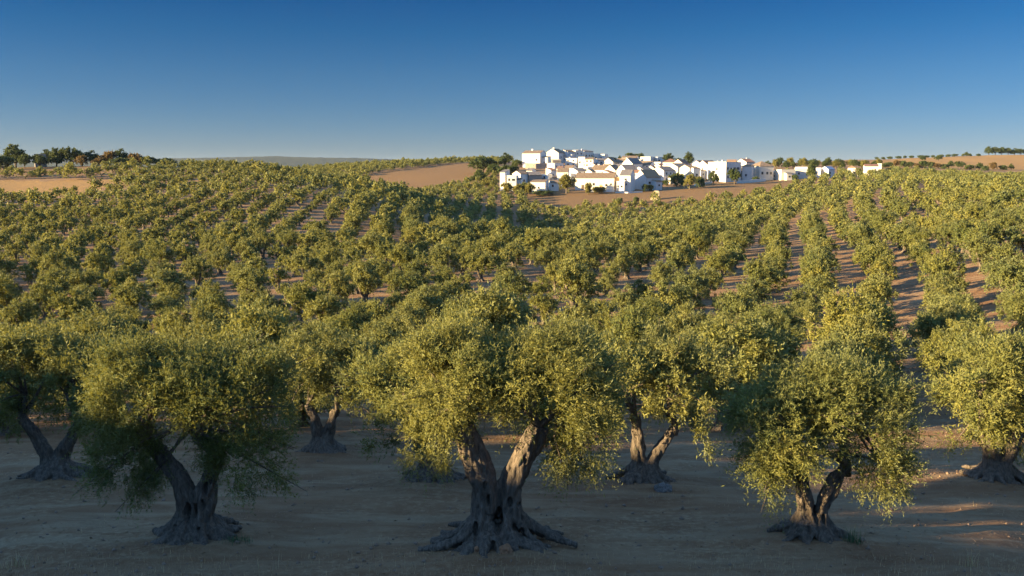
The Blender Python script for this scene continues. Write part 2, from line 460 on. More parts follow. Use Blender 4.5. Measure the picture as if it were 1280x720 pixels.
# ------------------------------------------------------------------ where things may grow: fields as (photo column, metres ahead)
FIELDS = {
 'gold_left':  [(-260,250),(40,256),(90,268),(165,292),(168,303),(100,306),(-20,306),(-260,306)],
 'brown_left': [(-260,318),(20,320),(108,324),(150,338),(215,346),(215,375),(-260,385)],
 'brown_mid':  [(425,500),(450,440),(520,428),(560,455),(592,480),(604,520),(606,606),(570,612),(520,575),(470,540)],
 'brown_vill': [(815,384),(850,370),(930,376),(985,398),(1004,430),(1000,480),(940,480),(880,452),(822,420)],
 'slope_vill': [(660,384),(700,374),(815,370),(822,424),(655,424)],
 'gold_right': [(1078,700),(1110,690),(1300,700),(1500,720),(1500,1080),(1200,1060),(1080,900)],
 'bare_right': [(1088,214),(1120,206),(1165,214),(1160,232),(1100,232)],
 'bare_right_2': [(1195,300),(1240,296),(1330,300),(1330,330),(1230,322)],
}
def inside(poly, px, Y):
    px = np.asarray(px, float); Y = np.asarray(Y, float); c = np.zeros(px.shape, bool)
    n = len(poly)
    for i in range(n):
        x0, y0 = poly[i]; x1, y1 = poly[i - 1]
        if y0 == y1: continue
        c ^= ((y0 > Y) != (y1 > Y)) & (px < (x1 - x0) * (Y - y0) / (y1 - y0) + x0)
    return c
VILLAGE = [(622,408),(700,404),(830,404),(960,432),(965,500),(960,650),(640,650),(618,470)]
def col_of(x, y): return 640 + F * x / np.maximum(y, 1e-3) / 1.004

# foreground trees: photo column, metres ahead, kind
FRONT = [  # name key, px, Y
 ('A', 620, 18.2), ('B', 243, 18.9), ('C', 1015, 18.9),
 ('D', 70, 26.6), ('E', 404, 32.0), ('F', 541, 26.0), ('G', 806, 26.0), ('H', 1246, 26.2)]
FPOS = {k: place(px, Y) for k, px, Y in FRONT}
for k, p in FPOS.items():
    MOUNDS.append((p[0], p[1], 0.16, 1.5))
FPOS = {k: place(px, Y) for k, px, Y in FRONT}

# ------------------------------------------------------------------ ground: one sheet out to the horizon
az = np.concatenate([np.arange(-180, -38, 2.0), np.arange(-38, 38, 0.2), np.arange(38, 180.01, 2.0)])
rr = np.concatenate([[0.6, 3.0], np.exp(np.linspace(math.log(5.5), math.log(60), 190)), np.exp(np.linspace(math.log(60), math.log(9000), 270))[1:]])
AZ, RR = np.meshgrid(np.radians(az), rr, indexing='ij')
GX, GY = RR * np.sin(AZ), RR * np.cos(AZ)
GZ = ground_z(GX.ravel(), GY.ravel()).reshape(GX.shape)
na, nr = GX.shape
V = np.stack([GX, GY, GZ], -1).reshape(-1, 3)
ii = np.arange(na - 1)[:, None] * nr; jj = np.arange(nr - 1)[None, :]
Q = np.stack([ii + jj, ii + nr + jj, ii + nr + jj + 1, ii + jj + 1], -1).reshape(-1, 4)[:, ::-1]
px_ = col_of(V[:, 0], V[:, 1]) + 6 * vnoise(V[:, 0] / 7, V[:, 1] / 7, 4.0, 2); Y_ = V[:, 1] * (1 + 0.012 * vnoise(V[:, 0] / 5, V[:, 1] / 5, 6.0, 2))
zone = np.zeros((len(V), 4)); zone[:, 3] = 1
ok = V[:, 1] > 5
for k in ('brown_left', 'brown_mid', 'brown_vill', 'slope_vill'): zone[ok & inside(FIELDS[k], px_, Y_), 0] = 1
for k in ('gold_left', 'gold_right'): zone[ok & inside(FIELDS[k], px_, Y_), 1] = 1
zone[:, 2] = np.clip((RR.ravel() - 1100) / 500, 0, 1)
gme = np_mesh('ground', V, Q, GROUND, {'zone': zone}, smooth=True)
ground = tag(link('ground', gme), kind='structure')
V_MIN = V[:, 2].min(); HAZE_TOP = max(V[:, 2].max(), CAM[2] + 24) + 12
print('ground z', V_MIN, V[:, 2].max())

# ------------------------------------------------------------------ olive crowns and trunks
def unit(v): return v / (np.linalg.norm(v, axis=-1, keepdims=True) + 1e-9)
def crown_arrays(lobes, n_clump, n_twig, n_leaf, leaf_l, leaf_w, twig_len, seed, up=0.55, surf=0.55, spread=0.75, facing=0.45):
    """many leaf blades on twigs that fan out from clumps spread through the lobes (cx,cy,cz,rx,ry,rz)"""
    rg = np.random.default_rng(seed)
    L = np.array(lobes, float)
    w = (L[:, 3] * L[:, 4] * L[:, 5]) ** 0.7; w /= w.sum()
    li = rg.choice(len(L), n_clump, p=w)
    d = unit(rg.normal(size=(n_clump, 3))); d[:, 2] = np.where((d[:, 2] < -0.3) & (rg.random(n_clump) < 0.6), -d[:, 2], d[:, 2])
    fr = surf + (1 - surf) * rg.random(n_clump) ** 0.6
    fr *= 1 + 0.16 * np.sin(d[:, 0] * 5 + seed) * np.cos(d[:, 2] * 6 + d[:, 1] * 4 + seed * 2)
    c = L[li, :3] + d * L[li, 3:6] * fr[:, None]
    cd = unit(d + np.array((0, 0, up)) * (0.4 + 0.8 * rg.random((n_clump, 1))) * np.where(d[:, 2:3] < -0.2, -0.2, 1))
    csz = 0.65 + 0.7 * rg.random(n_clump)
    ct = rg.normal(0, 0.13, n_clump)
    n1 = n_clump * n_twig
    ci = np.repeat(np.arange(n_clump), n_twig)
    td = unit(cd[ci] + spread * rg.normal(size=(n1, 3)))
    tl = twig_len * csz[ci] * (0.45 + 0.75 * rg.random(n1))
    shoot = (rg.random(n1) < 0.06) & (td[:, 2] > 0.1); td[shoot, 2] += 0.8; td = unit(td); tl = np.where(shoot, tl * 1.7, tl)
    t0 = c[ci] + rg.normal(size=(n1, 3)) * 0.16 * twig_len / 0.5
    sag = 0.25 * tl * np.where(td[:, 2] < 0.2, 1.6, 0.4)
    n2 = n1 * n_leaf
    ti = np.repeat(np.arange(n1), n_leaf)
    s = (np.tile(np.arange(n_leaf), n1) + rg.random(n2)) / n_leaf
    pos = t0[ti] + td[ti] * (tl[ti] * s)[:, None]; pos[:, 2] -= sag[ti] * s * s
    ld = unit(0.75 * td[ti] + 0.75 * rg.normal(size=(n2, 3)) + np.array((0, 0, 0.12)))
    ctr = np.average(L[:, :3], axis=0, weights=w)
    outw = unit(0.55 * unit(pos - c[ci][ti] + 0.10 * cd[ci][ti]) + 0.7 * unit(pos - ctr))
    sd = unit(np.cross(unit(outw + facing * rg.normal(size=(n2, 3))), ld))
    l = (leaf_l * (0.6 + 0.7 * rg.random(n2)))[:, None]; wd = (leaf_w * (0.7 + 0.6 * rg.random(n2)))[:, None] / 2
    a = pos; b = pos + ld * l * 0.45 + sd * wd; e = pos + ld * l; g = pos + ld * l * 0.45 - sd * wd
    V = np.stack([a, g, e, b], 1).reshape(-1, 3)
    V[:, 2] = np.maximum(V[:, 2], 0.25)
    Q = np.arange(n2 * 4).reshape(-1, 4)
    tint = np.clip(0.5 + ct[ci][ti] + rg.normal(0, 0.12, n2), 0, 1)
    return V, Q, np.repeat(tint, 4), c

def fbm(v, s):
    return noise.noise(v * s) + 0.5 * noise.noise(v * (s * 2.1))

def strand_trunk(name, limbs, n_root=11, root_len=1.0, seed=0, voxel=0.03, twist=0.9, hollows=()):
    """an old olive trunk: twisted strands run up each limb and flare into surface roots; fused into one skin"""
    rg = random.Random(seed)
    mb = MB()
    base = np.mean([np.array(l[0][:2]) for l in limbs], axis=0)
    for li, limb in enumerate(limbs):
        P = np.array([p[:3] for p in limb], float); rad = np.array([p[3] for p in limb], float)
        n = 26
        tt = np.linspace(0, len(P) - 1, n)
        C = np.stack([np.interp(tt, np.arange(len(P)), P[:, k]) for k in range(3)], 1)
        rr_ = np.interp(tt, np.arange(len(P)), rad)
        for _ in range(3):
            C[1:-1] = (C[:-2] + 2 * C[1:-1] + C[2:]) / 4; rr_[1:-1] = (rr_[:-2] + 2 * rr_[1:-1] + rr_[2:]) / 4
        T = unit(np.gradient(C, axis=0))
        X = unit(np.cross(T, np.array((0.1, 1.0, 0.05)))); Yv = np.cross(T, X)
        ns = 8 if rr_[0] > 0.2 else 6
        core0 = int(n * 0.30)
        mb.tube(C[core0:], rr_[core0:] * 0.66, 9)
        mb.tube(C[:core0 + 2], np.linspace(0.40, 0.64, core0 + 2) * rr_[:core0 + 2], 8)
        for k in range(ns):
            a0 = 2 * math.pi * k / ns + rg.uniform(-0.25, 0.25); tw = twist * rg.uniform(0.5, 1.3) * (1 if li % 2 else -1)
            s = np.linspace(0, 1, n)
            ang = a0 + tw * s + 0.25 * np.sin(s * 7 + rg.uniform(0, 6))
            off = rr_ * (0.72 + 0.12 * np.sin(s * 9 + rg.uniform(0, 6)))
            S = C + X * (np.cos(ang) * off)[:, None] + Yv * (np.sin(ang) * off)[:, None]
            th = rr_ * rg.uniform(0.26, 0.46) * (1 + 0.22 * np.sin(s * 11 + rg.uniform(0, 6)))
            # root of this strand
            out = S[0, :2] - base; ln = np.linalg.norm(out) + 1e-6; out /= ln
            aa = rg.uniform(-0.4, 0.4); out = np.array((out[0] * math.cos(aa) - out[1] * math.sin(aa), out[0] * math.sin(aa) + out[1] * math.cos(aa)))
            rl = root_len * rg.uniform(0.45, 1.0)
            m = 8; q = np.linspace(1, 0, m + 1)[:-1]
            Rt = np.zeros((m, 3)); Rt[:, :2] = S[0, :2] + out * (rl * q ** 1.25)[:, None]
            side = np.array((-out[1], out[0])); Rt[:, :2] += side * (0.13 * np.sin(q * 5 + rg.uniform(0, 6)) * q)[:, None]
            Rt[:, 2] = S[0, 2] + (1 - q) ** 1.5 * 0.50 - 0.03 * q
            S2 = S.copy(); S2[:, 2] = S2[:, 2]
            k0 = np.searchsorted(S2[:, 2], Rt[-1, 2] + 0.10); k0 = min(max(k0, 1), n - 4)
            path = np.vstack([Rt, S2[k0:]])
            for _ in range(2): path[1:-1] = (path[:-2] + 2 * path[1:-1] + path[2:]) / 4
            rads = np.concatenate([np.linspace(0.06, max(th[k0] * 1.0, 0.09), m), th[k0:]])
            mb.tube(path, rads, 7)
    for k in range(n_root):
        a = 2 * math.pi * (k + rg.uniform(-0.3, 0.3)) / n_root
        rl = root_len * rg.uniform(0.6, 1.25); q = np.linspace(0, 1, 9)
        o = np.array((math.cos(a), math.sin(a))); sd_ = np.array((-o[1], o[0]))
        P = np.zeros((9, 3)); P[:, :2] = base + o * (0.12 + rl * q)[:, None] + sd_ * (rl * 0.16 * np.sin(q * 6 + rg.uniform(0, 6)) * q)[:, None]
        P[:, 2] = 0.50 * (1 - q) ** 1.8 - 0.03 * q
        mb.tube(P, np.linspace(0.16, 0.05, 9) * (1 + 0.2 * np.sin(q * 9 + k)), 7)
    tmp = mb.build('tmp_trunk', BARK)
    rm = tmp.modifiers.new('r', 'REMESH'); rm.mode = 'VOXEL'; rm.voxel_size = voxel
    sm = tmp.modifiers.new('s', 'SMOOTH'); sm.factor = 0.5; sm.iterations = 1
    dg = bpy.context.evaluated_depsgraph_get()
    me = bpy.data.meshes.new_from_object(tmp.evaluated_get(dg))
    bpy.data.objects.remove(tmp)
    me.name = name
    nv = len(me.vertices)
    co = np.empty(nv * 3, np.float32); no = np.empty(nv * 3, np.float32)
    me.vertices.foreach_get('co', co); me.vertices.foreach_get('normal', no)
    co = co.reshape(-1, 3); no = no.reshape(-1, 3)
    dsp = np.empty(nv)
    for i in range(nv):
        x, y, z = co[i]
        dsp[i] = 0.042 * fbm(Vector((x, y, z * 0.6)), 4.5) + 0.020 * fbm(Vector((x * 2.6, y * 2.6, z * 0.55)), 5.5)
    co += no * dsp[:, None]
    for hx, hz, hrx, hrz, dep in hollows:          # rotted hollows in the side that faces the camera
        d2 = ((co[:, 0] - hx) / hrx) ** 2 + ((co[:, 2] - hz) / hrz) ** 2
        sel = (d2 < 1) & (no[:, 1] < 0.25)
        co[sel, 1] += dep * np.sqrt(1 - d2[sel])
    me.vertices.foreach_set('co', co.ravel())
    me.polygons.foreach_set('use_smooth', np.ones(len(me.polygons), bool))
    me.materials.clear(); me.materials.append(BARK); me.update()
    return me

def branch_mesh(name, ends, clumps, seed, n=34, r0=0.05, r1=0.010):
    """limbs fanning from the limb ends into the crown"""
    rg = random.Random(seed); mb = MB()
    idx = rg.sample(range(len(clumps)), min(n, len(clumps)))
    hubs = []
    for e in ends:
        e = np.array(e[:3])
        for k in range(3):
            cl = [c for c in clumps if np.linalg.norm(c - e) < 2.4] or list(clumps)
            t = np.mean(rg.sample(cl, min(4, len(cl))), axis=0)
            h = e + (t - e) * 0.62; h[2] += 0.1
            m = (e + h) / 2 + np.array((rg.uniform(-.15, .15), rg.uniform(-.15, .15), rg.uniform(0, .15)))
            mb.tube([e - np.array((0, 0, 0.25)), e, m, h], [r0 * 1.7, r0 * 1.6, r0 * 1.25, r0 * 0.9], 6); hubs.append(h)
    for i in idx:
        c = clumps[i]; h = min(hubs, key=lambda q: np.linalg.norm(q - c) + rg.uniform(0, 0.5))
        m = h * 0.5 + c * 0.5 + np.array((rg.uniform(-.2, .2), rg.uniform(-.2, .2), rg.uniform(-.02, .22)))
        tip = c + (c - m) * 0.7
        mb.tube([h, h * .6 + m * .4, m, c, tip], [r0 * 0.8, r0 * 0.7, r0 * .5, r0 * .28, r1 * 0.6], 5, False)
    me = bpy.data.meshes.new(name); me.from_pydata(mb.v, [], mb.f); me.materials.append(BARK)
    for p in me.polygons: p.use_smooth = True
    me.update(); return me

def crown_mesh(name, arr, mat=OLIVE):
    V, Q, T, _ = arr
    return np_mesh(name, V, Q, mat, {'tint': T})

def make_tree(name, trunk_me, crown_me, loc, rz, s, label, cat, group, branch_me=None):
    o = link(name, None, None, loc); o.rotation_euler = (0, 0, rz); o.scale = s if isinstance(s, tuple) else (s, s, s)
    o.empty_display_size = 0.3
    tag(o, label, cat, group)
    link('trunk', trunk_me, o); link('crown', crown_me, o)
    if branch_me is not None: link('branches', branch_me, o)
    return o

# --- the eight old trees standing nearest, each with a form of its own (metres about the foot of the trunk)
HERO = {
 'A': dict(limbs=[[(-.34,-.05,0,.30),(-.29,0,.5,.27),(-.20,.02,1.0,.27),(-.28,0,1.5,.28),(-.52,.05,2.05,.25),(-.66,.1,2.6,.19)],
                  [(.36,.02,0,.30),(.30,0,.5,.26),(.24,.02,1.0,.27),(.40,.05,1.55,.28),(.70,.0,2.15,.24),(.92,0,2.65,.18)]],
           root=1.2, lobes=[(-.98,-.1,3.52,.98,1.2,.98),(1.38,0,3.52,1.10,1.3,1.02),(-.05,.9,3.55,.9,.9,.75),(1.8,-.2,2.15,.50,.6,.70),(-1.3,-.1,2.30,.55,.6,.5),(.10,-.5,3.75,.55,.6,.5),(-.9,0,4.05,.6,.7,.45),(1.2,.1,4.1,.75,.8,.45),(2.05,0,3.0,.5,.6,.6)],
           hollows=[(.06,.62,.10,.26,.34),(-.42,.45,.06,.18,.2),(-.22,1.42,.05,.10,.16),(.30,1.02,.06,.11,.18),(.50,.95,.05,.07,.15),(.62,1.95,.04,.06,.12),(-.15,1.1,.04,.14,.16),(-.05,.2,.07,.12,.2),(.55,.35,.05,.12,.16)],
           n=(200, 40, 20), seed=11, label='large old olive tree with thick twin trunks and wide spreading roots, front centre'),
 'B': dict(limbs=[[(-.14,0,0,.26),(-.12,0,.5,.25),(-.10,0,.9,.23),(-.38,.02,1.5,.20),(-.78,0,2.05,.18),(-1.02,0,2.5,.15)],
                  [(.16,0,0,.26),(.18,0,.5,.25),(.26,0,.95,.23),(.42,.05,1.4,.18),(.56,0,1.85,.13)],
                  [(.05,.2,0,.2),(.05,.15,.5,.18),(.08,.1,.9,.14)]],
           root=0.85, lobes=[(-1.15,0,3.2,.92,1.2,.95),(1.0,0,3.1,1.1,1.3,1.08),(-.1,.5,3.5,.95,1.0,.65),(-1.35,-.1,1.75,.72,.75,.65),(1.30,-.1,1.85,.85,.9,.72),(0,-.5,3.3,.7,.6,.6)],
           hollows=[(-.04,.62,.07,.22,.26),(.14,.66,.05,.16,.24),(.36,1.15,.06,.16,.2),(.46,1.35,.04,.12,.16),(-.30,.32,.05,.06,.14),(.25,.3,.05,.06,.14),(.3,.85,.03,.10,.14)],
           n=(190, 40, 19), seed=23, label='old olive tree with hollow silvery forked trunk and trailing crown, beside the twin trunked one'),
 'C': dict(limbs=[[(-.09,0,0,.20),(-.09,0,.4,.19),(-.16,0,.8,.17),(-.32,0,1.3,.14),(-.46,.0,1.9,.12)],
                  [(.10,0,0,.20),(.12,0,.4,.19),(.22,0,.8,.17),(.46,0,1.3,.15),(.72,0,1.65,.12)],
                  [(.0,.14,0,.15),(.02,.1,.4,.14),(.05,.05,.7,.1)]],
           root=0.75, lobes=[(-.95,0,2.5,.9,1.1,.95),(1.05,0,2.75,.92,1.1,1.0),(.1,.3,3.05,1.0,1.0,.7),(-1.15,-.1,1.55,.5,.55,.5),(1.45,-.2,1.75,.55,.6,.5),(.2,-.6,2.85,.7,.6,.6)],
           hollows=[(0,.58,.06,.18,.24),(.16,.5,.04,.10,.16),(-.2,.3,.05,.08,.14)],
           n=(170, 40, 18), seed=37, label='smaller old olive tree with thin forked trunk and yellow lit low leaves, front row'),
 'D': dict(limbs=[[(-.1,0,0,.26),(-.2,0,.6,.24),(-.5,0,1.2,.19),(-.95,0,1.9,.15)],[(.12,0,0,.26),(.2,0,.6,.23),(.45,0,1.1,.18),(.85,0,1.7,.14)]],
           root=0.95, lobes=[(-1.1,0,3.1,1.3,1.4,1.15),(1.15,0,3.0,1.25,1.3,1.15),(0,.2,3.6,1.2,1.2,.85),(-1.6,0,2.0,.7,.8,.6),(1.7,-.1,2.1,.6,.7,.6)],
           n=(130, 30, 12), seed=41, label='dark V-trunked olive tree in the second row near the photo\'s left edge'),
 'E': dict(limbs=[[(-.1,0,0,.26),(-.14,0,.6,.24),(-.3,0,1.2,.18),(-.5,0,1.8,.14)],[(.1,0,0,.26),(.14,0,.6,.23),(.32,0,1.1,.18),(.55,0,1.6,.14)]],
           root=0.9, lobes=[(-.9,0,2.9,1.3,1.3,1.15),(1.0,0,2.95,1.3,1.3,1.1),(0,.2,3.5,1.1,1.2,.85),(1.5,0,1.9,.7,.7,.6)],
           n=(110, 28, 12), seed=53, label='olive tree with squat dark trunk farther back, seen just right of the hollow silvery one'),
 'F': dict(limbs=[[(-.1,0,0,.28),(-.16,0,.6,.24),(-.4,0,1.2,.19),(-.8,0,1.8,.14)],[(.12,0,0,.28),(.14,0,.5,.24),(.3,0,1.1,.18),(.7,0,1.7,.14)]],
           root=0.9, lobes=[(-1.3,0,2.75,1.2,1.3,1.2),(.6,.4,2.9,1.2,1.3,1.0),(-.4,.2,3.3,1.1,1.2,.8),(-1.55,-.1,1.7,.7,.7,.65),(.3,-.2,1.7,.9,.8,.6)],
           n=(120, 30, 12), seed=59, label='olive tree with broad root stump half hidden behind the large twin trunked tree'),
 'G': dict(limbs=[[(-.12,0,0,.27),(-.16,0,.6,.24),(-.22,0,1.2,.19),(-.35,0,2.0,.14)],[(.12,0,0,.26),(.16,0,.5,.22),(.45,0,1.0,.16),(.9,0,1.65,.12)]],
           root=0.95, lobes=[(-.9,0,2.9,1.3,1.4,1.2),(1.25,0,2.95,1.35,1.4,1.15),(.3,.3,3.45,1.2,1.2,.8),(1.55,-.1,1.6,.62,.7,.75),(-1.6,0,2.1,.6,.7,.6)],
           n=(130, 30, 12), seed=67, label='olive tree with flared fluted trunk behind and right of the large twin trunked tree'),
 'H': dict(limbs=[[(-.1,0,0,.25),(-.2,0,.6,.22),(-.4,0,1.2,.18),(-.6,0,1.8,.14)],[(.12,0,0,.25),(.2,0,.6,.22),(.5,0,1.2,.18),(.9,0,1.8,.14)]],
           root=0.9, lobes=[(-.75,0,2.55,1.05,1.3,1.35),(1.05,0,2.9,1.3,1.3,1.2),(.1,.2,3.5,1.1,1.2,.75),(-.7,-.2,1.3,.8,.7,.7),(1.0,-.2,1.4,.9,.8,.7)],
           n=(125, 30, 12), seed=71, label='olive tree with low hanging dark crown in the second row at the photo\'s right edge'),
}
HEROES = {}
for k, h in HERO.items():
    close = k in 'ABC'
    arr = crown_arrays(h['lobes'], *h['n'], 0.080 if close else 0.12, 0.019 if close else 0.032, 0.42, h['seed'], up=0.6, surf=0.62, facing=0.5)
    tm = strand_trunk('olive_trunk', h['limbs'], 16, h['root'], h['seed'], 0.024 if close else 0.034, hollows=h.get('hollows', ()))
    bm_ = branch_mesh('olive_branches', [l[-1] for l in h['limbs'][:2]], arr[3], h['seed'], 46 if close else 26)
    p = FPOS[k]
    HEROES[k] = make_tree('olive_tree', tm, crown_mesh('olive_crown', arr), (p[0], p[1], p[2] - 0.03), 0, 1.0, h['label'], 'olive tree', 'old olive trees standing nearest', bm_)

# --- generic olive trees for the grove
def generic_lobes(rg, w=1.95, h=4.2):
    n = rg.randint(5, 7); lobes = []
    a0 = rg.uniform(0, 6.28)
    for k in range(n):
        a = a0 + 6.283 * k / n + rg.uniform(-.35, .35); d = w * rg.uniform(0.42, 0.62)
        lobes.append((d * math.cos(a), d * math.sin(a), h * rg.uniform(0.34, 0.62), w * rg.uniform(0.42, 0.54), w * rg.uniform(0.42, 0.54), h * rg.uniform(0.19, 0.26)))
    lobes.append((rg.uniform(-.4, .4), rg.uniform(-.4, .4), h * 0.74, w * 0.5, w * 0.5, h * 0.20))
    lobes.append((0, 0, h * 0.48, w * 0.62, w * 0.62, h * 0.27))
    return lobes
def generic_trunk(rg, s=1.0, sides=7):
    mb = MB(); a = rg.uniform(0, 6.28)
    for q in (0, math.pi * rg.uniform(.8, 1.2)):
        c, d = math.cos(a + q), math.sin(a + q)
        mb.tube([(c*.16, d*.16, -.12), (c*.10, d*.10, .25), (c*.14, d*.14, .7), (c*.4, d*.4, 1.3), (c*.75, d*.75, 2.1)], [.42, .25, .21, .16, .09], sides, False)
    for k in range(5):
        b = a + k * 1.26; c, d = math.cos(b), math.sin(b)
        mb.tube([(c*.1, d*.1, .35), (c*.4, d*.4, .08), (c*.8, d*.8, -.06)], [.16, .11, .05], 5, False)
    return mb
rg0 = random.Random(5)
NEARV, MIDV, LOWV = [], [], []
for i in range(5):
    lb = generic_lobes(rg0); tb = generic_trunk(rg0)
    tme = tb.build('tmp', BARK, smooth=True); tmesh = tme.data; bpy.data.objects.remove(tme); tmesh.name = 'olive_trunk'
    a_near = crown_arrays(lb, 130, 22, 9, 0.14, 0.050, 0.38, 100 + i, surf=0.72)
    a_mid = crown_arrays(lb, 110, 12, 7, 0.19, 0.085, 0.34, 200 + i, surf=0.75, facing=0.4)
    br = branch_mesh('olive_branches', [(0.5, 0, 1.9), (-.5, 0.1, 1.9)], a_near[3], i, 14)
    NEARV.append((tmesh, crown_mesh('olive_crown', a_near), br))
    MIDV.append((tmesh, crown_mesh('olive_crown', a_mid), None))
    a_low = crown_arrays(lb, 66, 9, 3, 0.34, 0.20, 0.30, 300 + i, surf=0.78, facing=0.35)
    a_far = crown_arrays(lb, 40, 5, 2, 0.55, 0.36, 0.30, 400 + i, surf=0.80, facing=0.3)
    LOWV.append((a_low, a_far, a_mid, (np.array(tb.v), np.array([f for f in tb.f if len(f) == 4]))))

# --- planting: two grids that follow the rows of the photograph
rgp = np.random.default_rng(77)
def grid_points(az_deg, du, dv, u0, u1, v0, v1, jit):
    u = np.arange(u0, u1, du); v = np.arange(v0, v1, dv)
    U, Vv = np.meshgrid(np.arange(len(u)), np.arange(len(v)), indexing='ij')
    uu = u[U.ravel()] + rgp.normal(0, jit, U.size); vv = v[Vv.ravel()] + rgp.normal(0, jit * 0.6, U.size)
    vv = vv + 4.5 * np.sin(uu / 58 + 0.6) * np.clip((uu - 60) / 60, 0, 1)      # rows bend with the slope
    c, s = math.cos(R(az_deg)), math.sin(R(az_deg))
    x = uu * s + vv * c; y = uu * c - vv * s
    return x, y, Vv.ravel(), U.ravel()
FG = grid_points(21.0, 6.0, 5.9, 10, 1000, -330, 420, 0.62)
LG = grid_points(-4.0, 6.4, 6.5, 60, 720, -330, 330, 0.45)
HG = grid_points(8.0, 5.0, 5.0, 380, 720, -340, 60, 0.5)
def in_far(px, Y): return (Y > 400) & (px > 345) & (px < 640)
def in_left(px, Y): return (Y > 165 + 0.03 * np.abs(px - 300)) & (px < 655)
cand = []
for g, (x, y, row, idx) in enumerate((FG, LG, HG)):
    px = col_of(x, y)
    L_ = in_left(px, y) & (y > 5)
    H_ = in_far(px, y) & (y > 5)
    keep = (H_ if g == 2 else L_ & ~H_ if g == 1 else ~L_ & ~H_)
    for a, b, c_, d_ in zip(x[keep], y[keep], row[keep], idx[keep]): cand.append((a, b, g, c_, d_))
cand = np.array(cand)
cx, cy = cand[:, 0], cand[:, 1]
cr = np.hypot(cx, cy); caz = np.degrees(np.arctan2(cx, cy)); cpx = col_of(cx, cy)
view = (cy > 20) & (cpx > -110) & (cpx < 1400)
side = (cr > 16) & (cr < 150) & (caz > -160) & (caz < -24) & (~view)
side |= (cr > 20) & (cr < 70) & (caz > 28) & (caz < 70) & (~view)
keep = (view & (cy > 35) & (cr < 700)) | (side & (cr > 21))
keep &= ~(~view & (cr < 45) & (cpx > -420) & (cpx < 1800) & (cy > 5))
for p in FPOS.values(): keep &= np.hypot(cx - p[0], cy - p[1]) > 5.2
for k, poly in FIELDS.items(): keep &= ~(view & inside(poly, cpx, cy))
keep &= ~(view & inside(VILLAGE, cpx, cy))
keep &= ~(view & (cpx < 235) & (cy > 350))                       # bare top of the left hill
keep &= ~(view & (cpx > 640) & (cy > 520))
keep &= ~(view & (cpx > 960) & (cpx < 1045) & (cy > 440) & (cy < 500))
keep &= ~(view & (cpx > 1055) & (cpx < 1102) & (cy > 470))
keep &= ~(view & (cpx > 690) & (cpx < 770) & (cy > 262) & (cy < 300))
thin = rgp.random(len(cx)) < 0.035
keep &= ~(view & thin)
cand = cand[keep]; cx, cy, cr, caz, cpx, view = cx[keep], cy[keep], cr[keep], caz[keep], cpx[keep], view[keep]
cz = ground_z(cx, cy)
# is the crown in sight past the terrain?
ts = np.linspace(0.06, 0.985, 90)
topz = cz + 4.0
vis = view.copy()
PX = cx[:, None] * ts; PY = cy[:, None] * ts; PZ = CAM[2] + (topz - CAM[2])[:, None] * ts
TZ = ground_z(PX.ravel(), PY.ravel()).reshape(PX.shape)
vis &= ~((TZ > PZ).any(1))
keep = vis | (~view)
cand = cand[keep]; cx, cy, cr, cz, cpx, vis = cx[keep], cy[keep], cr[keep], cz[keep], cpx[keep], vis[keep]
csz = np.clip(rgp.normal(1.0, 0.19, len(cx)), 0.5, 1.45) * np.interp(cr, [36, 50, 80], [1.18, 1.05, 0.92]) * np.where(cand[:, 2] == 2, 0.92, np.where((cand[:, 2] == 1) & (cpx > 440), 1.22, 1.0))
csh = np.clip(rgp.normal(1.0, 0.09, len(cx)), 0.8, 1.2)
order = np.argsort(np.where(vis, cr / csz, 1e9))
N_OWN = 291
own = [i for i in order[:N_OWN] if vis[i]]
own_set = set(own)
ORD2 = 'twenty-sixth twenty-seventh twenty-eighth twenty-ninth thirtieth thirty-first thirty-second thirty-third thirty-fourth thirty-fifth'.split()
ORD = ['first','second','third','fourth','fifth','sixth','seventh','eighth','ninth','tenth','eleventh','twelfth','thirteenth','fourteenth','fifteenth',
       'sixteenth','seventeenth','eighteenth','nineteenth','twentieth','twenty-first','twenty-second','twenty-third','twenty-fourth','twenty-fifth'] + ORD2
c17, s17 = math.cos(R(21)), math.sin(R(21))
row0 = {0: int(round((FPOS['A'][0] * c17 - FPOS['A'][1] * s17 + 330) / 5.9)), 1: int(round((0 + 330) / 6.5))}
by_row = {}
for i in own: by_row.setdefault((int(cand[i, 2]), int(cand[i, 3])), []).append(i)
for (g, rw), members in sorted(by_row.items()):
    members.sort(key=lambda i: cr[i])
    dr = rw - row0[g]
    for k, i in enumerate(members):
        kind = rgp.integers(0, 5)
        near = cr[i] < 78
        tm, cm, br = (NEARV if near else MIDV)[kind]
        s = csz[i]; look = 'tall' if csh[i] > 1.10 else 'low wide' if csh[i] < 0.90 else 'big' if s > 1.13 else 'small' if s < 0.80 else 'rounded'
        where = 'the row behind the twin trunked tree' if dr == 0 else f'the {ORD[abs(dr) - 1]} row {"right" if dr > 0 else "left"} of the twin trunked tree'
        hill = '' if g == 0 else ' on the left hill'
        label = f'{look} olive tree, {ORD[k]} up {where}' if g == 0 else f"{look} olive tree, {ORD[k]} up left hill's {ORD[abs(dr)]} row {'right' if dr >= 0 else 'left'} of the twin trunked tree"
        make_tree('olive_tree', tm, cm, (cx[i], cy[i], cz[i] - 0.05), rgp.uniform(0, 6.28), (s, s, s * csh[i]), label, 'olive tree', 'olive trees planted in rows over the slope', br)

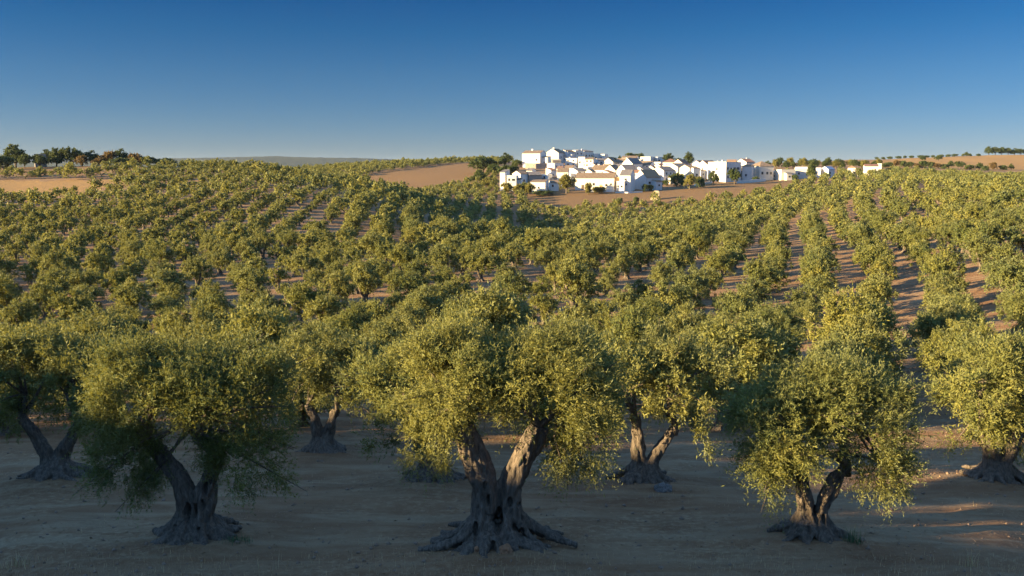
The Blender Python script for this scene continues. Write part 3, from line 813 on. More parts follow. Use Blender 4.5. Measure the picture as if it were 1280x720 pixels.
# --- the rest of the grove, far and uncountable: one object
VV, QQ, TT, MI = [], [], [], []
base = 0
for i in range(len(cx)):
    if i in own_set: continue
    kind = rgp.integers(0, 5); a_low, a_far, a_m, (tv, tq) = LOWV[kind]
    A = a_m if (cr[i] < 75 and cy[i] > 12) else a_low if (cr[i] < 250) else a_far
    a = rgp.uniform(0, 6.28); s = csz[i]; M = np.array(((math.cos(a) * s, -math.sin(a) * s, 0), (math.sin(a) * s, math.cos(a) * s, 0), (0, 0, s * csh[i])))
    o = np.array((cx[i], cy[i], cz[i] - 0.05))
    v = A[0] @ M.T + o
    VV.append(v); QQ.append(A[1] + base); TT.append(np.clip(A[2] + rgp.normal(0, 0.15), 0, 1)); MI.append(np.zeros(len(A[1]), int)); base += len(v)
    if cr[i] < 260:
        v = tv @ M.T + o
        VV.append(v); QQ.append(tq + base); TT.append(np.full(len(v), 0.5)); MI.append(np.ones(len(tq), int)); base += len(v)
gm = np_mesh('olive_grove', np.vstack(VV), np.vstack(QQ), [OLIVE, BARK], {'tint': np.concatenate(TT)}, np.concatenate(MI))
tag(link('olive_grove', gm), 'mass of small olive trees covering the far slopes', None, None, 'stuff')
print('trees: candidates', len(cx), 'visible', int(vis.sum()), 'own', len(own), 'own reach', cr[own].max(), 'grove faces', len(gm.polygons))

# ------------------------------------------------------------------ the white village on its hill
def house(name, label, cat, px, Y, wpx, dp, py_eave, yaw, roof='gable', rh=1.2, rmat=None, wmat=None, win=(), doors=(), chim=(), group='white houses of the hill village', oh=0.25, hmin=2.2):
    """px: photo column of the middle of the front, Y metres ahead, wpx: width seen, yaw in degrees (negative: front turned to the sun)"""
    rmat = rmat or TILE_B; wmat = wmat or WHITE; py_eave += 1.3
    if wmat is WHITE: wmat = (WHITE, WHITE_W, WHITE, WHITE_C)[int(px * 3 + Y) % 4]
    p = place(px, Y); rh = rh * (1.5 if roof != 'flat' else 1.0)
    h = max(hmin, CAM[2] + height_of(py_eave, Y) - p[2])
    w = 0.9 * wpx * Y / F / max(0.35, math.cos(R(yaw)))
    o = link(name, None, None, (p[0], p[1], p[2])); o.rotation_euler = (0, 0, R(yaw)); tag(o, label, cat, group)
    a, b = w / 2, dp / 2
    ft = -2.0
    m = MB()
    if roof == 'gable':                    # ridge along the front, gables at the ends
        m.prism([(-b, ft), (b, ft), (b, h), (0, h + rh), (-b, h)], (-a, a), 'x'); m.build('wall', wmat, o)
        r = MB(); t = 0.16
        for sg in (-1, 1):
            e = (b + oh) ; ze = h - rh * oh / b
            poly = [(sg * e, ze + .02), (0, h + rh + .02), (0, h + rh + t + .02), (sg * e, ze + t + .02)]
            r.prism(poly if sg > 0 else poly[::-1], (-a - .12, a + .12), 'x')
        ro = r.build('roof', rmat, o)
    elif roof == 'front_gable':            # gable to the front
        m.prism([(-a, ft), (a, ft), (a, h), (0, h + rh), (-a, h)], (-b, b), 'y'); m.build('wall', wmat, o)
        r = MB(); t = 0.16
        for sg in (-1, 1):
            e = a + oh; ze = h - rh * oh / a
            poly = [(sg * e, ze + .02), (0, h + rh + .02), (0, h + rh + t + .02), (sg * e, ze + t + .02)]
            r.prism(poly if sg > 0 else poly[::-1], (-b - .02, b + .12), 'y')
        ro = r.build('roof', rmat, o)
    elif roof == 'hip':
        m.box(-a, a, -b, b, ft, h); m.build('wall', wmat, o)
        r = MB(); A, B = a + oh, b + oh; k = max(0.0, A - B)
        r.box(-A, A, -B, B, h + .003, h + .13)
        r.add([(-A, -B, h + .134), (A, -B, h + .134), (A, B, h + .134), (-A, B, h + .134), (-k, 0, h + rh), (k, 0, h + rh)],
              [(0, 1, 5, 4), (1, 2, 5), (2, 3, 4, 5), (3, 0, 4), (3, 2, 1, 0)])
        ro = r.build('roof', rmat, o)
    elif roof == 'shed':                   # one pitch that rises to the back
        m.prism([(-b, ft), (b, ft), (b, h + rh), (-b, h)], (-a, a), 'x'); m.build('wall', wmat, o)
        r = MB(); q = rh / (2 * b)
        r.prism([(-b - oh, h - q * oh + .02), (b + .1, h + rh + q * .1 + .02), (b + .1, h + rh + q * .1 + .18), (-b - oh, h - q * oh + .18)], (-a - .12, a + .12), 'x')
        ro = r.build('roof', rmat, o)
    else:                                  # flat, with a parapet
        pr = rh; th = 0.22
        m.box(-a, a, -b, b, ft, h)
        m.box(-a, a, -b, -b + th, h, h + pr); m.box(-a, a, b - th, b, h, h + pr)
        m.box(-a, -a + th, -b + th, b - th, h, h + pr); m.box(a - th, a, -b + th, b - th, h, h + pr); m.build('wall', wmat, o)
        r = MB(); r.box(-a + th, a - th, -b + th, b - th, h + .004, h + .06); ro = r.build('roof', rmat, o)
    rw = random.Random(int(px * 7 + Y))
    for q in range(rw.choice((0, 1, 1, 2)) if w > 4.5 and h > 2.6 else 0):      # lower wings, porches and back rooms
        sgn = rw.choice((-1, 1)); ww_ = w * rw.uniform(.28, .5); hw = h * rw.uniform(.5, .78); dw = dp * rw.uniform(.25, .45); uo = rw.uniform(-.25, .25) * w
        x0, x1, y0, y1 = (uo - ww_ / 2, uo + ww_ / 2, -b - dw, -b + .05) if (rw.random() < .35 and not doors) else ((a - .05, a + ww_, -b * .6, b * .5) if sgn > 0 else (-a - ww_, -a + .05, -b * .5, b * .7))
        m = MB(); rh_ = rw.uniform(.3, .8)
        m.prism([(y0, ft), (y1, ft), (y1, hw + rh_), (y0, hw)], (x0, x1), 'x'); wg = m.build('wing', wmat, o)
        m = MB(); m.prism([(y0 - .2, hw - .05), (y1 - .06, hw + rh_ + .02), (y1 - .06, hw + rh_ + .16), (y0 - .2, hw + .1)], (x0 - .1, x1 + .1), 'x'); m.build('wing_roof', rw.choice((rmat, TILE_B, wmat, TILE_G)), wg)
        m = MB(); xc = (x0 + x1) / 2; m.box(xc - .45, xc + .45, y0 - .05, y0 + .02, hw * .4, hw * .4 + .9); m.build('wing_window', DARKW, wg)
    def opening(sd, u, z, ww, hh, door=False):
        f = MB(); g = MB()
        zc = 0.02 if door else z * h
        if sd == 'f':
            X = u * w; f.box(X - ww/2 - .1, X + ww/2 + .1, -b - .05, -b + .03, zc - (0 if door else .12), zc + hh + .1); g.box(X - ww/2, X + ww/2, -b - .07, -b - .04, zc, zc + hh)
        else:
            X = u * dp; s_ = 1 if sd == 'r' else -1; x0, x1 = sorted((s_ * (a - .03), s_ * (a + .05))); f.box(x0, x1, X - ww/2 - .1, X + ww/2 + .1, zc - (0 if door else .12), zc + hh + .1)
            x0, x1 = sorted((s_ * (a + .04), s_ * (a + .07))); g.box(x0, x1, X - ww/2, X + ww/2, zc, zc + hh)
        fo = f.build('door' if door else 'window', wmat, o); g.build('panel' if door else 'pane', (WOOD if door is True else door) if door else DARKW, fo)
    win = list(win)
    if h > 4.4 and len(win) > 1 and win[0] is W1: win = [(a_, u_ , z_ * .45, b_, c_) for a_, u_, z_, b_, c_ in win] + [(a_, u_, .68, b_, c_) for a_, u_, z_, b_, c_ in win]
    for q in win: opening(*q)
    for q in doors:
        opening(q[0], q[1], 0, q[2], q[3], q[4] if len(q) > 4 else True)
    for u, v, ch in chim:
        c = MB(); cw = 0.45
        zt = h + rh + ch
        c.box(u * w - cw, u * w + cw, v * dp - cw * .7, v * dp + cw * .7, h - .1, zt); c.box(u * w - cw - .1, u * w + cw + .1, v * dp - cw * .7 - .1, v * dp + cw * .7 + .1, zt + .002, zt + .18)
        c.build('chimney', WHITE, ro)
    return o

W1 = ('f', -.25, .45, .9, 1.1); W2 = ('f', .22, .45, .9, 1.1); WR = ('r', 0, .45, .9, 1.2)
H = house
# upper street, along the skyline
H('white_house', 'tall white house with big square chimney at the high left end of the village', 'house', 668, 556, 24, 11, 190.5, -24, 'gable', 1.1, TILE_B, WHITE, [('f', .30, .45, .9, 1.3), WR], [], [(-.12, 0, .9)])
H('white_house', 'white gabled house on the skyline beside the tall house with big chimney', 'house', 694, 588, 17, 9, 190, -30, 'front_gable', 1.8, TILE_B, WHITE, [('f', .28, .2, .9, 1.1), ('r', -.1, .5, .9, 1.1)], [], [(0.05, -.35, .6)])
H('white_house', 'shaded white house with brown roof line on the skyline, third from the left', 'house', 709, 592, 11, 8, 188.5, 40, 'gable', .8, TILE_B, WHITE, [W1, W2])
H('white_house', 'bluish shaded flat-roofed house on the skyline beside the dark terrace house', 'house', 719, 596, 11, 8, 187.5, 40, 'flat', .5, TILE_G, WHITE, [W1, W2])
H('white_house', 'white house with dark roofed terrace on the skyline', 'house', 731, 604, 13, 8, 188, 38, 'shed', .7, TILE_G, WHITE, [('f', -.3, .5, 1.2, 1.2), ('f', .05, .5, .9, 1.2), ('f', .33, .5, .9, 1.2)], [], [(-.42, -.1, .3)])
H('white_cottage', 'tiny flat white house on the skyline between dark trees', 'house', 744, 606, 9, 7, 191.5, 20, 'flat', .4, TILE_G, WHITE, [W1])
H('white_cottage', 'tiny bright white house on the skyline right of the dark trees', 'house', 755, 604, 6, 6, 192, -30, 'flat', .35, TILE_B, WHITE, [W1])
H('white_house', 'white house under the palms on the skyline', 'house', 788, 596, 20, 8, 196, -20, 'gable', .8, TILE_B, WHITE, [W1, W2])
H('white_house', 'white cube house with dark band of windows on the skyline right of the palms', 'house', 809, 588, 13, 9, 195.5, -25, 'flat', .5, TILE_B, WHITE, [W1])
H('white_house', 'low house with long dark glazed veranda on the skyline', 'house', 823, 592, 13, 7, 196, 30, 'flat', .5, TILE_G, WHITE, [('f', -.3, .35, 1.7, 1.4), ('f', 0, .35, 1.7, 1.4), ('f', .3, .35, 1.7, 1.4)])
# second terrace
H('open_lean_to', 'pale flat canopy roof on a shaded wall below the skyline gable', 'shed', 695, 548, 12, 5, 199.5, 8, 'shed', .5, PALE, STONE, [('f', -.2, .35, 1.6, 1.4), ('f', .25, .35, 1.6, 1.4)])
H('white_house', 'bluish shaded house directly below the flat canopy', 'house', 694, 530, 13, 7, 203.5, 35, 'flat', .4, TILE_G, WHITE, [W1, W2])
H('white_house', 'bright row house with stepped parapet in the second terrace', 'house', 716, 556, 15, 8, 197.5, -22, 'flat', .5, TILE_B, WHITE, [W1, W2], [], [(-.3, 0, .5)])
H('white_house', 'taller bright row house right of the stepped parapet house', 'house', 729, 552, 9, 8, 196.5, -20, 'flat', .8, TILE_B, WHITE, [W1])
H('white_house', 'bright row house with ochre cornice in the second terrace', 'house', 738, 548, 11, 8, 198, -18, 'gable', .7, TILE_B, WHITE, [W1, W2])
H('white_house', 'low dark-roofed house in the middle of the second terrace', 'house', 752, 556, 16, 8, 199.5, 15, 'gable', .9, TILE_G, WHITE, [W1, W2])
H('white_house', 'white house with broad sunlit gable below the skyline cottages', 'house', 763, 548, 13, 8, 201.5, -28, 'front_gable', 1.7, TILE_B, WHITE, [('f', .2, .4, .9, 1.0)])
H('white_house', 'white house with long tan roof below the palms', 'house', 779, 552, 15, 9, 201.5, -22, 'gable', 1.5, TILE_B, WHITE, [W1, W2], [], [(.3, 0, .4)])
H('white_house', 'house with steep slate grey roof and rounded white gable', 'house', 790, 520, 15, 9, 203.5, 36, 'gable', 2.2, TILE_G, WHITE, [W1, ('l', 0, .5, .9, 1.1)])
H('white_house', 'white house with long brown roof right of the slate grey roof', 'house', 808, 528, 16, 9, 204.5, -26, 'gable', 1.3, TILE_B, WHITE, [W1, W2])
H('white_house', 'small bright white house in front of the long glazed veranda', 'house', 821, 545, 12, 7, 202, -20, 'flat', .4, TILE_B, WHITE, [W1])
H('white_house', 'white house with broad reddish roof left of the cypress', 'house', 838, 540, 20, 9, 201.5, -12, 'hip', 1.5, TILE_R, WHITE, [W1, W2])
H('white_house', 'white house with sunlit end wall just left of the cypress', 'house', 851, 520, 12, 9, 203, -35, 'front_gable', 1.5, TILE_R, WHITE, [W1])
# third terrace
H('yellow_house', 'small yellow washed house among white ones in mid village', 'house', 732, 508, 11, 7, 208.5, -22, 'flat', .5, TILE_B, CREAM, [W1, W2])
H('white_cottage', 'low white cottage left of the yellow house', 'house', 713, 512, 12, 7, 208.5, -28, 'gable', .9, TILE_B, WHITE, [W1])
H('white_house', 'shaded white house behind the long farmhouse roof, left part', 'house', 722, 470, 14, 8, 212.5, 34, 'gable', 1.0, TILE_G, WHITE, [W1, W2])
H('white_house', 'white house with wide tan roof above the long farmhouse', 'house', 751, 486, 18, 9, 211, -24, 'gable', 1.6, TILE_B, WHITE, [W1, ('f', .3, .3, .9, 1.1)], [], [(-.2, .1, .5)])
H('white_house', 'white gabled house with grey skylight roof above the long farmhouse', 'house', 766, 478, 15, 9, 212, -30, 'front_gable', 2.0, TILE_B, WHITE, [('f', -.2, .4, 1.2, 1.1)])
H('white_house', 'house with broad grey roof behind the tall two-window house', 'house', 784, 470, 18, 9, 211.5, 25, 'gable', 1.9, TILE_G, WHITE, [W1, W2])
H('white_house', 'shaded house with grey stepped roof in mid village', 'house', 804, 486, 14, 8, 211.5, 38, 'gable', 1.2, TILE_G, WHITE, [W1, W2])
H('white_house', 'long bluish shaded house with pale ridge right of the rounded gable', 'house', 829, 462, 18, 9, 212, 34, 'gable', 1.4, TILE_G, WHITE, [W1, ('f', .1, .45, .9, 1.1), ('f', .36, .45, .9, 1.1)])
H('white_house', 'narrow tall white house with sunlit front in mid village', 'house', 834, 488, 8, 9, 206, -22, 'flat', .5, TILE_B, WHITE, [W1])
H('white_house', 'wide blue-shaded house behind the dark green bush', 'house', 847, 484, 20, 9, 207.5, 36, 'gable', 1.3, TILE_G, WHITE, [W1, W2])
H('pink_house', 'narrow pinkish end wall house below the cypress', 'house', 859, 472, 9, 8, 208.5, 28, 'gable', 1.0, TILE_B, CREAM, [('f', .1, .4, .9, 1.0)])
H('white_house', 'small house with bright blue shaded front and dark window', 'house', 866, 470, 10, 7, 209, 22, 'shed', .7, TILE_B, WHITE, [('f', 0, .4, 1.3, 1.1)])
H('white_house', 'house with dark red roof and shaded front left of the big block', 'house', 884, 486, 16, 10, 206.5, 33, 'gable', 2.0, TILE_R, WHITE, [W1, W2, ('l', 0, .5, .9, 1.2)])
H('white_house', 'small white gable house with red roof behind the dark red roofed one', 'house', 873, 512, 11, 8, 203.5, -30, 'front_gable', 1.2, TILE_R, WHITE, [('f', 0, .5, .9, 1.1)])
H('apartment_block', 'large blue-shaded two-storey white building with many dark windows', 'building', 905, 468, 24, 13, 202.5, 32, 'flat', .6, TILE_O, WHITE,
  [('f', -.38, .62, 1.0, 1.3), ('f', -.16, .60, 1.0, 1.3), ('f', .08, .62, 1.5, 1.3), ('f', .30, .62, 2.0, 1.3), ('f', -.36, .16, 1.0, 1.4), ('f', -.12, .18, 1.0, 1.3), ('f', .10, .14, 1.3, 1.6), ('f', .36, .16, 1.0, 1.3), ('l', 0, .6, 1, 1.2)], [], [(-.30, .1, .3), (.12, .2, .8)])
H('orange_house', 'small orange washed roof house peeping above the large shaded block', 'house', 914, 506, 12, 8, 200.5, -15, 'gable', .6, TILE_O, OCHRE, [W1])
H('white_house', 'house with dark chimney block and red roof at the right of the large block', 'house', 931, 500, 13, 9, 201.5, 25, 'gable', 1.2, TILE_R, WHITE, [W1, W2], [], [(.2, 0, .4)])
H('white_house', 'narrow sunlit white house front touching the brown hipped roof', 'house', 935, 470, 12, 8, 206.5, -24, 'hip', 1.0, TILE_B, WHITE, [('f', -.1, .3, .9, 1.2)])
H('hipped_house', 'large cream house with brown hipped roof at the right end of the village', 'house', 951, 476, 20, 12, 206.5, 12, 'hip', 1.8, TILE_B, CREAM, [('f', -.3, .4, 1.1, 1.4), ('f', .05, .4, 1.1, 1.4), ('f', .32, .4, 1.1, 1.4)])
# lower edge
H('white_tower_house', 'narrow white house with tall end wall at the low left end of the village', 'house', 631, 430, 7, 6, 214, -22, 'shed', .8, TILE_G, WHITE, [])
H('white_house', 'white house with round terrace at the low left end of the village', 'house', 641, 428, 13, 7, 219, -10, 'flat', .5, TILE_B, WHITE, [W1, ('f', .2, .3, 1.5, 1.0)])
H('white_house', 'blue-shaded white house left of the rough stone house', 'house', 650, 440, 10, 7, 216, 34, 'gable', .9, TILE_B, WHITE, [('f', 0, .4, 1.1, 1.1), ('l', 0, .5, .9, 1.1)])
H('stone_house', 'rough grey stone house without whitewash', 'house', 666, 442, 17, 8, 217.5, 18, 'gable', 1.0, TILE_G, STONE, [('f', .1, .3, 1.6, 1.5)])
H('white_house', 'long low white wall house under bushes at the village foot', 'house', 674, 424, 20, 6, 226, -14, 'shed', .6, TILE_B, WHITE, [('f', -.2, .3, .8, .9), ('f', .05, .3, .8, .9)])
H('white_house', 'white house with orange terrace left of the arched window house', 'house', 680, 446, 16, 8, 217.5, -18, 'flat', .5, TILE_O, WHITE, [W1, W2])
H('white_cottage', 'small white house below the orange terrace', 'house', 692, 428, 11, 6, 227, 8, 'gable', .8, TILE_B, WHITE, [W1])
H('white_house', 'white house with dark arched window and tan tiled roof', 'house', 704, 446, 15, 8, 213.5, -8, 'gable', 1.2, TILE_B, WHITE, [('f', .25, .35, 1.3, 1.6)])
H('long_farmhouse', 'long low white farmhouse with brown tiled roof along the village foot', 'farmhouse', 745, 430, 52, 9, 221, -15, 'gable', 1.5, TILE_B, WHITE, [('f', -.02, .35, 1.0, 1.2), ('f', .30, .3, 1.0, 1.0), ('f', .42, .4, .8, .8)], [('f', -.30, 1.4, 2.2), ('f', .16, 1.3, 2.3, OCHRE)])
H('white_house', 'low porch house with ochre columns between long farmhouse and two-window house', 'house', 774, 427, 9, 6, 221, -15, 'flat', .4, TILE_B, OCHRE, [('f', 0, .3, 1.4, 1.5)], [], [], hmin=3.0)
H('white_house', 'tall white house with two small dark windows and grey roof at the village foot', 'house', 784, 424, 14, 9, 217.5, -22, 'gable', 1.6, TILE_G, WHITE, [('f', .05, .66, 1.2, 1.0), ('f', .12, .36, .8, .9)])
H('white_house', 'shaded house with three windows and rounded sunlit gable at the village foot', 'house', 809, 432, 22, 9, 220.5, 33, 'gable', 2.4, TILE_O, WHITE, [('f', -.28, .45, 1.4, 1.1), ('f', .02, .35, 1.0, 1.4), ('f', .32, .5, .9, 1.0)], [], [(-.45, 0, .4)])
# small cottages wedged between the terraces
for a in [(701, 486, 7, 209.5, -24, 'gable', 'tiny cottage squeezed above the arched window house'),
          (689, 476, 8, 211.5, 28, 'shed', 'tiny shaded cottage below the bluish house under the canopy'),
          (743, 526, 8, 205.5, -26, 'front_gable', 'tiny gabled cottage right of the yellow house'),
          (758, 520, 8, 207, 30, 'gable', 'tiny shaded cottage between yellow house and slate grey roof'),
          (772, 506, 8, 206.5, -24, 'gable', 'tiny sunlit cottage left of the slate grey roof'),
          (798, 560, 8, 199.5, -25, 'flat', 'tiny white cube below the slim skyline conifer'),
          (815, 500, 8, 208.5, -28, 'front_gable', 'tiny gabled cottage under the long brown roof'),
          (824, 508, 7, 206, 34, 'gable', 'tiny shaded cottage left of the narrow tall house'),
          (797, 455, 8, 214.5, -24, 'gable', 'tiny sunlit cottage behind the three-window house'),
          (738, 462, 9, 213.5, -26, 'front_gable', 'tiny gabled cottage peeping over the long farmhouse'),
          (761, 458, 8, 214.5, 30, 'shed', 'tiny shaded cottage over the right end of the long farmhouse'),
          (846, 506, 8, 205.5, -20, 'flat', 'tiny white cube left under the cypress'),
          (664, 470, 8, 212, -24, 'gable', 'tiny cottage above the rough stone house'),
          (918, 486, 8, 206, -22, 'gable', 'tiny sunlit cottage behind the right corner of the large block')]:
    H('white_cottage', a[6], 'cottage', a[0], a[1], a[2], 5.5, a[3], a[4], a[5], .8, (TILE_B, TILE_G, TILE_R)[a[0] % 3], WHITE, [('f', -.1, .4, .8, .9)])
# houses strung out to the right of the village
G2 = 'white farm buildings right of the village'
H('long_shed', 'long low shed with grey-green front and dark right end', 'shed', 981, 470, 20, 8, 211.5, 8, 'flat', .4, TILE_G, CREAM, [('f', .1, .3, 2.2, 1.0)], group=G2)
H('white_barn', 'white barn left of the tall lone tree', 'barn', 1001, 474, 15, 8, 210.5, -12, 'gable', .8, WHITE, WHITE, [W1], group=G2)
H('white_cottage', 'small white cottage just right of the tall lone tree', 'house', 1022, 474, 8, 6, 211.5, -22, 'gable', .8, WHITE, WHITE, [W1], group=G2)
H('white_cottage', 'white cottage with blue shaded end, second right of the tall lone tree', 'house', 1034, 472, 10, 6, 210.5, 24, 'gable', 1.0, BLUE, WHITE, [W1, ('l', 0, .5, .8, .9)], group=G2)
H('white_cottage', 'tiny white cottage with orange roof among the olives', 'house', 1064, 500, 9, 6, 208.5, -20, 'hip', .9, TILE_O, WHITE, [W1], group=G2)
H('white_farmhouse', 'long white farmhouse with dark doorways standing alone among the olives', 'farmhouse', 1088, 482, 17, 8, 206.5, -18, 'gable', .7, TILE_R, WHITE, [('f', -.1, .3, .9, 1.1), ('f', .3, .3, .9, 1.1)], [('f', .1, 1.2, 2.0)], group=G2)
H('white_cottage', 'tiny white hut left below the golden hill', 'hut', 1099, 640, 5, 5, 203.5, -20, 'flat', .3, TILE_B, WHITE, [], group=G2)
H('farmhouse', 'dark shaded farmhouse with pale windows among the trees on the left hilltop', 'farmhouse', 51, 374, 12, 7, 198, 30, 'gable', 1.4, TILE_R, STONE, [W1, W2], group='hilltop farm')

def low_wall(name, label, pts, hgt, thick, mat, group=None, cat='wall'):
    """pts: (photo column, metres ahead) along the foot of the wall"""
    P = [place(a, b) for a, b in pts]; m = MB()
    for p, q in zip(P[:-1], P[1:]):
        d = q[:2] - p[:2]; d /= np.linalg.norm(d); n = np.array((-d[1], d[0])) * thick / 2
        c = [p[:2] - n, q[:2] - n, q[:2] + n, p[:2] + n]; zz = [p[2], q[2], q[2], p[2]]
        m.add([(*c[k], zz[k] - .8) for k in range(4)] + [(*c[k], zz[k] + hgt) for k in range(4)],
              [(0,3,2,1),(4,5,6,7),(0,1,5,4),(1,2,6,5),(2,3,7,6),(3,0,4,7)])
    o = m.build(name, mat); return tag(o, label, cat, group)
low_wall('retaining_wall', 'rough grey stone terrace wall under the tall chimney house', [(657, 543), (670, 540), (684, 542)], 3.3, .9, STONE)
low_wall('garden_wall', 'low white garden wall in front of the long farmhouse', [(737, 421), (752, 419.5), (768, 420.5)], 1.25, .3, WHITE)
low_wall('garden_wall', 'low white terrace wall below the tall two-window house', [(769, 417), (785, 415), (803, 418)], .6, .3, WHITE)
low_wall('garden_wall', 'long pale roadside wall in front of the hipped cream house', [(921, 452), (938, 455), (957, 462)], 1.5, .3, WHITE)
low_wall('garden_wall', 'low white wall climbing past the round yard tree', [(868, 440), (878, 447), (890, 456)], 1.0, .3, WHITE)
# pale broken stone pier at the foot of the village
pr = place(819, 392); m = MB()
m.prism([(-2.0, -1.5), (1.9, -1.5), (1.9, 3.3), (1.5, 3.8), (-.2, 3.9), (-.8, 3.3), (-1.5, 1.5), (-2.0, .2)], (-1.0, 1.0), 'y')
o = m.build('stone_pier', PALE, None, tuple(pr)); o.rotation_euler = (0, 0, R(-18)); tag(o, 'pale broken stone pier standing alone on the brown field', 'ruin')

# ------------------------------------------------------------------ other trees and bushes (village, hilltops, far fields)
BV = {}
def broad_kind(key, lobes, mat, seed, n=(70, 8, 4), leaf=(0.5, 0.28), twig=0.5, trunk_h=1.2, tr=0.22):
    arr = crown_arrays(lobes, *n, *leaf, twig, seed, up=0.4, surf=0.75, facing=0.4)
    mb = MB(); mb.tube([(0, 0, -.4), (0.02, 0, .1), (0, 0.03, trunk_h), (.05, 0, trunk_h * 1.8)], [tr * 1.6, tr * 1.1, tr, tr * .6], 7, False)
    for a in (0.4, 2.5, 4.4): mb.tube([(0, 0, trunk_h * .8), (.5 * math.cos(a), .5 * math.sin(a), trunk_h * 1.5), (1.1 * math.cos(a), 1.1 * math.sin(a), trunk_h * 2.2)], [tr * .7, tr * .5, tr * .25], 5, False)
    t = mb.build('tmp', BARK, smooth=True); tm = t.data; bpy.data.objects.remove(t); tm.name = 'trunk_' + key
    BV[key] = (tm, crown_mesh('crown_' + key, arr, mat))
def rl(seed, w, h, n=7, low=0.35):
    rg = random.Random(seed); L = [(0, 0, h * .62, w * .55, w * .55, h * .3)]
    for k in range(n):
        a = 6.283 * k / n + rg.uniform(-.4, .4); d = w * rg.uniform(.35, .58)
        L.append((d * math.cos(a), d * math.sin(a), h * rg.uniform(low, .74), w * rg.uniform(.32, .48), w * rg.uniform(.32, .48), h * rg.uniform(.14, .24)))
    return L
broad_kind('round', rl(1, 3.2, 6.5), BROAD, 601, (110, 9, 4))
broad_kind('round_b', rl(2, 3.4, 6.2, 6, .4), BROAD, 602, (110, 9, 4))
broad_kind('rust', rl(3, 2.6, 4.6), RUSTY, 603, (80, 8, 4))
broad_kind('yellow', rl(4, 2.7, 5.2, 6, .3), YELLO, 604, (90, 9, 4), (0.42, 0.24))
broad_kind('bush', rl(5, 2.2, 3.0, 6, .25), BROAD, 605, (70, 8, 4), (0.42, 0.24), .4, .5, .14)
broad_kind('bush_y', rl(6, 2.2, 2.9, 6, .25), YELLO, 606, (70, 8, 4), (0.42, 0.24), .4, .5, .14)
broad_kind('cypress', [(0, 0, 2.0, 1.0, 1.0, 1.6), (.1, 0, 3.8, 1.15, 1.15, 2.0), (-.2, 0, 5.6, .95, .95, 1.9), (.5, .1, 6.6, .6, .6, 1.9), (.1, 0, 4.8, 1.4, 1.2, 1.6)], BROAD, 607, (110, 10, 4), (0.36, 0.2), .4, 1.0, .2)
broad_kind('flat', [(0, 0, 5.2, 2.2, 2.2, .9), (1.6, .2, 4.9, 1.3, 1.3, .7), (-1.6, -.2, 5.0, 1.4, 1.3, .7), (.2, .3, 5.9, 1.4, 1.3, .6)], BROAD, 608, (80, 8, 4), (0.42, 0.22), .4, 2.2, .18)
BH = {'round': 6.6, 'round_b': 6.3, 'rust': 4.5, 'yellow': 5.1, 'bush': 3.0, 'bush_y': 2.9, 'cypress': 8.3, 'flat': 6.5}
BW = {'round': 6.2, 'round_b': 6.5, 'rust': 5.0, 'yellow': 5.2, 'bush': 4.3, 'bush_y': 4.3, 'cypress': 2.9, 'flat': 6.0}
rb = random.Random(12)
def plant(kind, px, Y, wpx, hpx, label, cat='tree', group=None, sink=0.1, name=None, mat=None):
    p = place(px, Y); sx = wpx * Y / F / BW[kind]; sz = hpx * Y / F / BH[kind]
    name = name or {'bush': 'green_bush', 'bush_y': 'yellow_bush', 'cypress': 'cypress_tree', 'flat': 'umbrella_pine'}.get(kind, 'leafy_tree')
    o = link(name, None, None, (p[0], p[1], p[2] - sink)); o.rotation_euler = (0, 0, rb.uniform(0, 6.28)); o.scale = (sx, sx, sz)
    o.empty_display_size = .3; tag(o, label, cat, group)
    link('trunk', BV[kind][0], o); link('crown', BV[kind][1], o)
    return o
GL = 'trees along the left hilltop'
for a in [('round', 20, 368, 26, 27, 'big dark spreading tree at the far left end of the hilltop row'),
          ('bush', 4, 352, 20, 16, 'dark bush on the hill edge left of the big spreading tree'),
          ('round_b', 31, 362, 14, 17, 'small round tree in front of the big spreading hilltop tree'),
          ('round_b', 50, 363, 17, 16, 'dark tree standing in front of the hilltop farmhouse'),
          ('round', 58, 378, 15, 20, 'dark tree behind the right end of the hilltop farmhouse'),
          ('round', 71, 368, 18, 22, 'tall green tree right of the hilltop farmhouse'),
          ('round_b', 91, 370, 24, 23, 'broad green tree in the middle of the hilltop row'),
          ('rust', 103, 366, 12, 13, 'reddish small tree right of the broad hilltop tree'),
          ('round', 116, 372, 16, 18, 'round tree on the hilltop just right of the reddish one'),
          ('rust', 124, 366, 14, 10, 'low reddish bush under the round hilltop tree'),
          ('rust', 136, 370, 18, 17, 'rusty brown topped tree on the hilltop'),
          ('round', 153, 376, 15, 20, 'tall-stemmed dark tree on the hilltop right of the rusty one'),
          ('rust', 171, 370, 18, 15, 'wide reddish tree on the right half of the hilltop'),
          ('round_b', 186, 370, 17, 13, 'low dark tree right of the wide reddish hilltop tree'),
          ('bush', 150, 364, 20, 9, 'dark low bush below the tall-stemmed hilltop tree'),
          ('round_b', 207, 372, 22, 12, 'last low dark tree at the right end of the hilltop row'),
          ('bush', 46, 322, 16, 7, 'lone low bush on the golden left field')]:
    plant(a[0], a[1], a[2], a[3] * 1.25, a[4] * 1.08, *a[5:], group=GL)
GV = 'trees in and around the village'
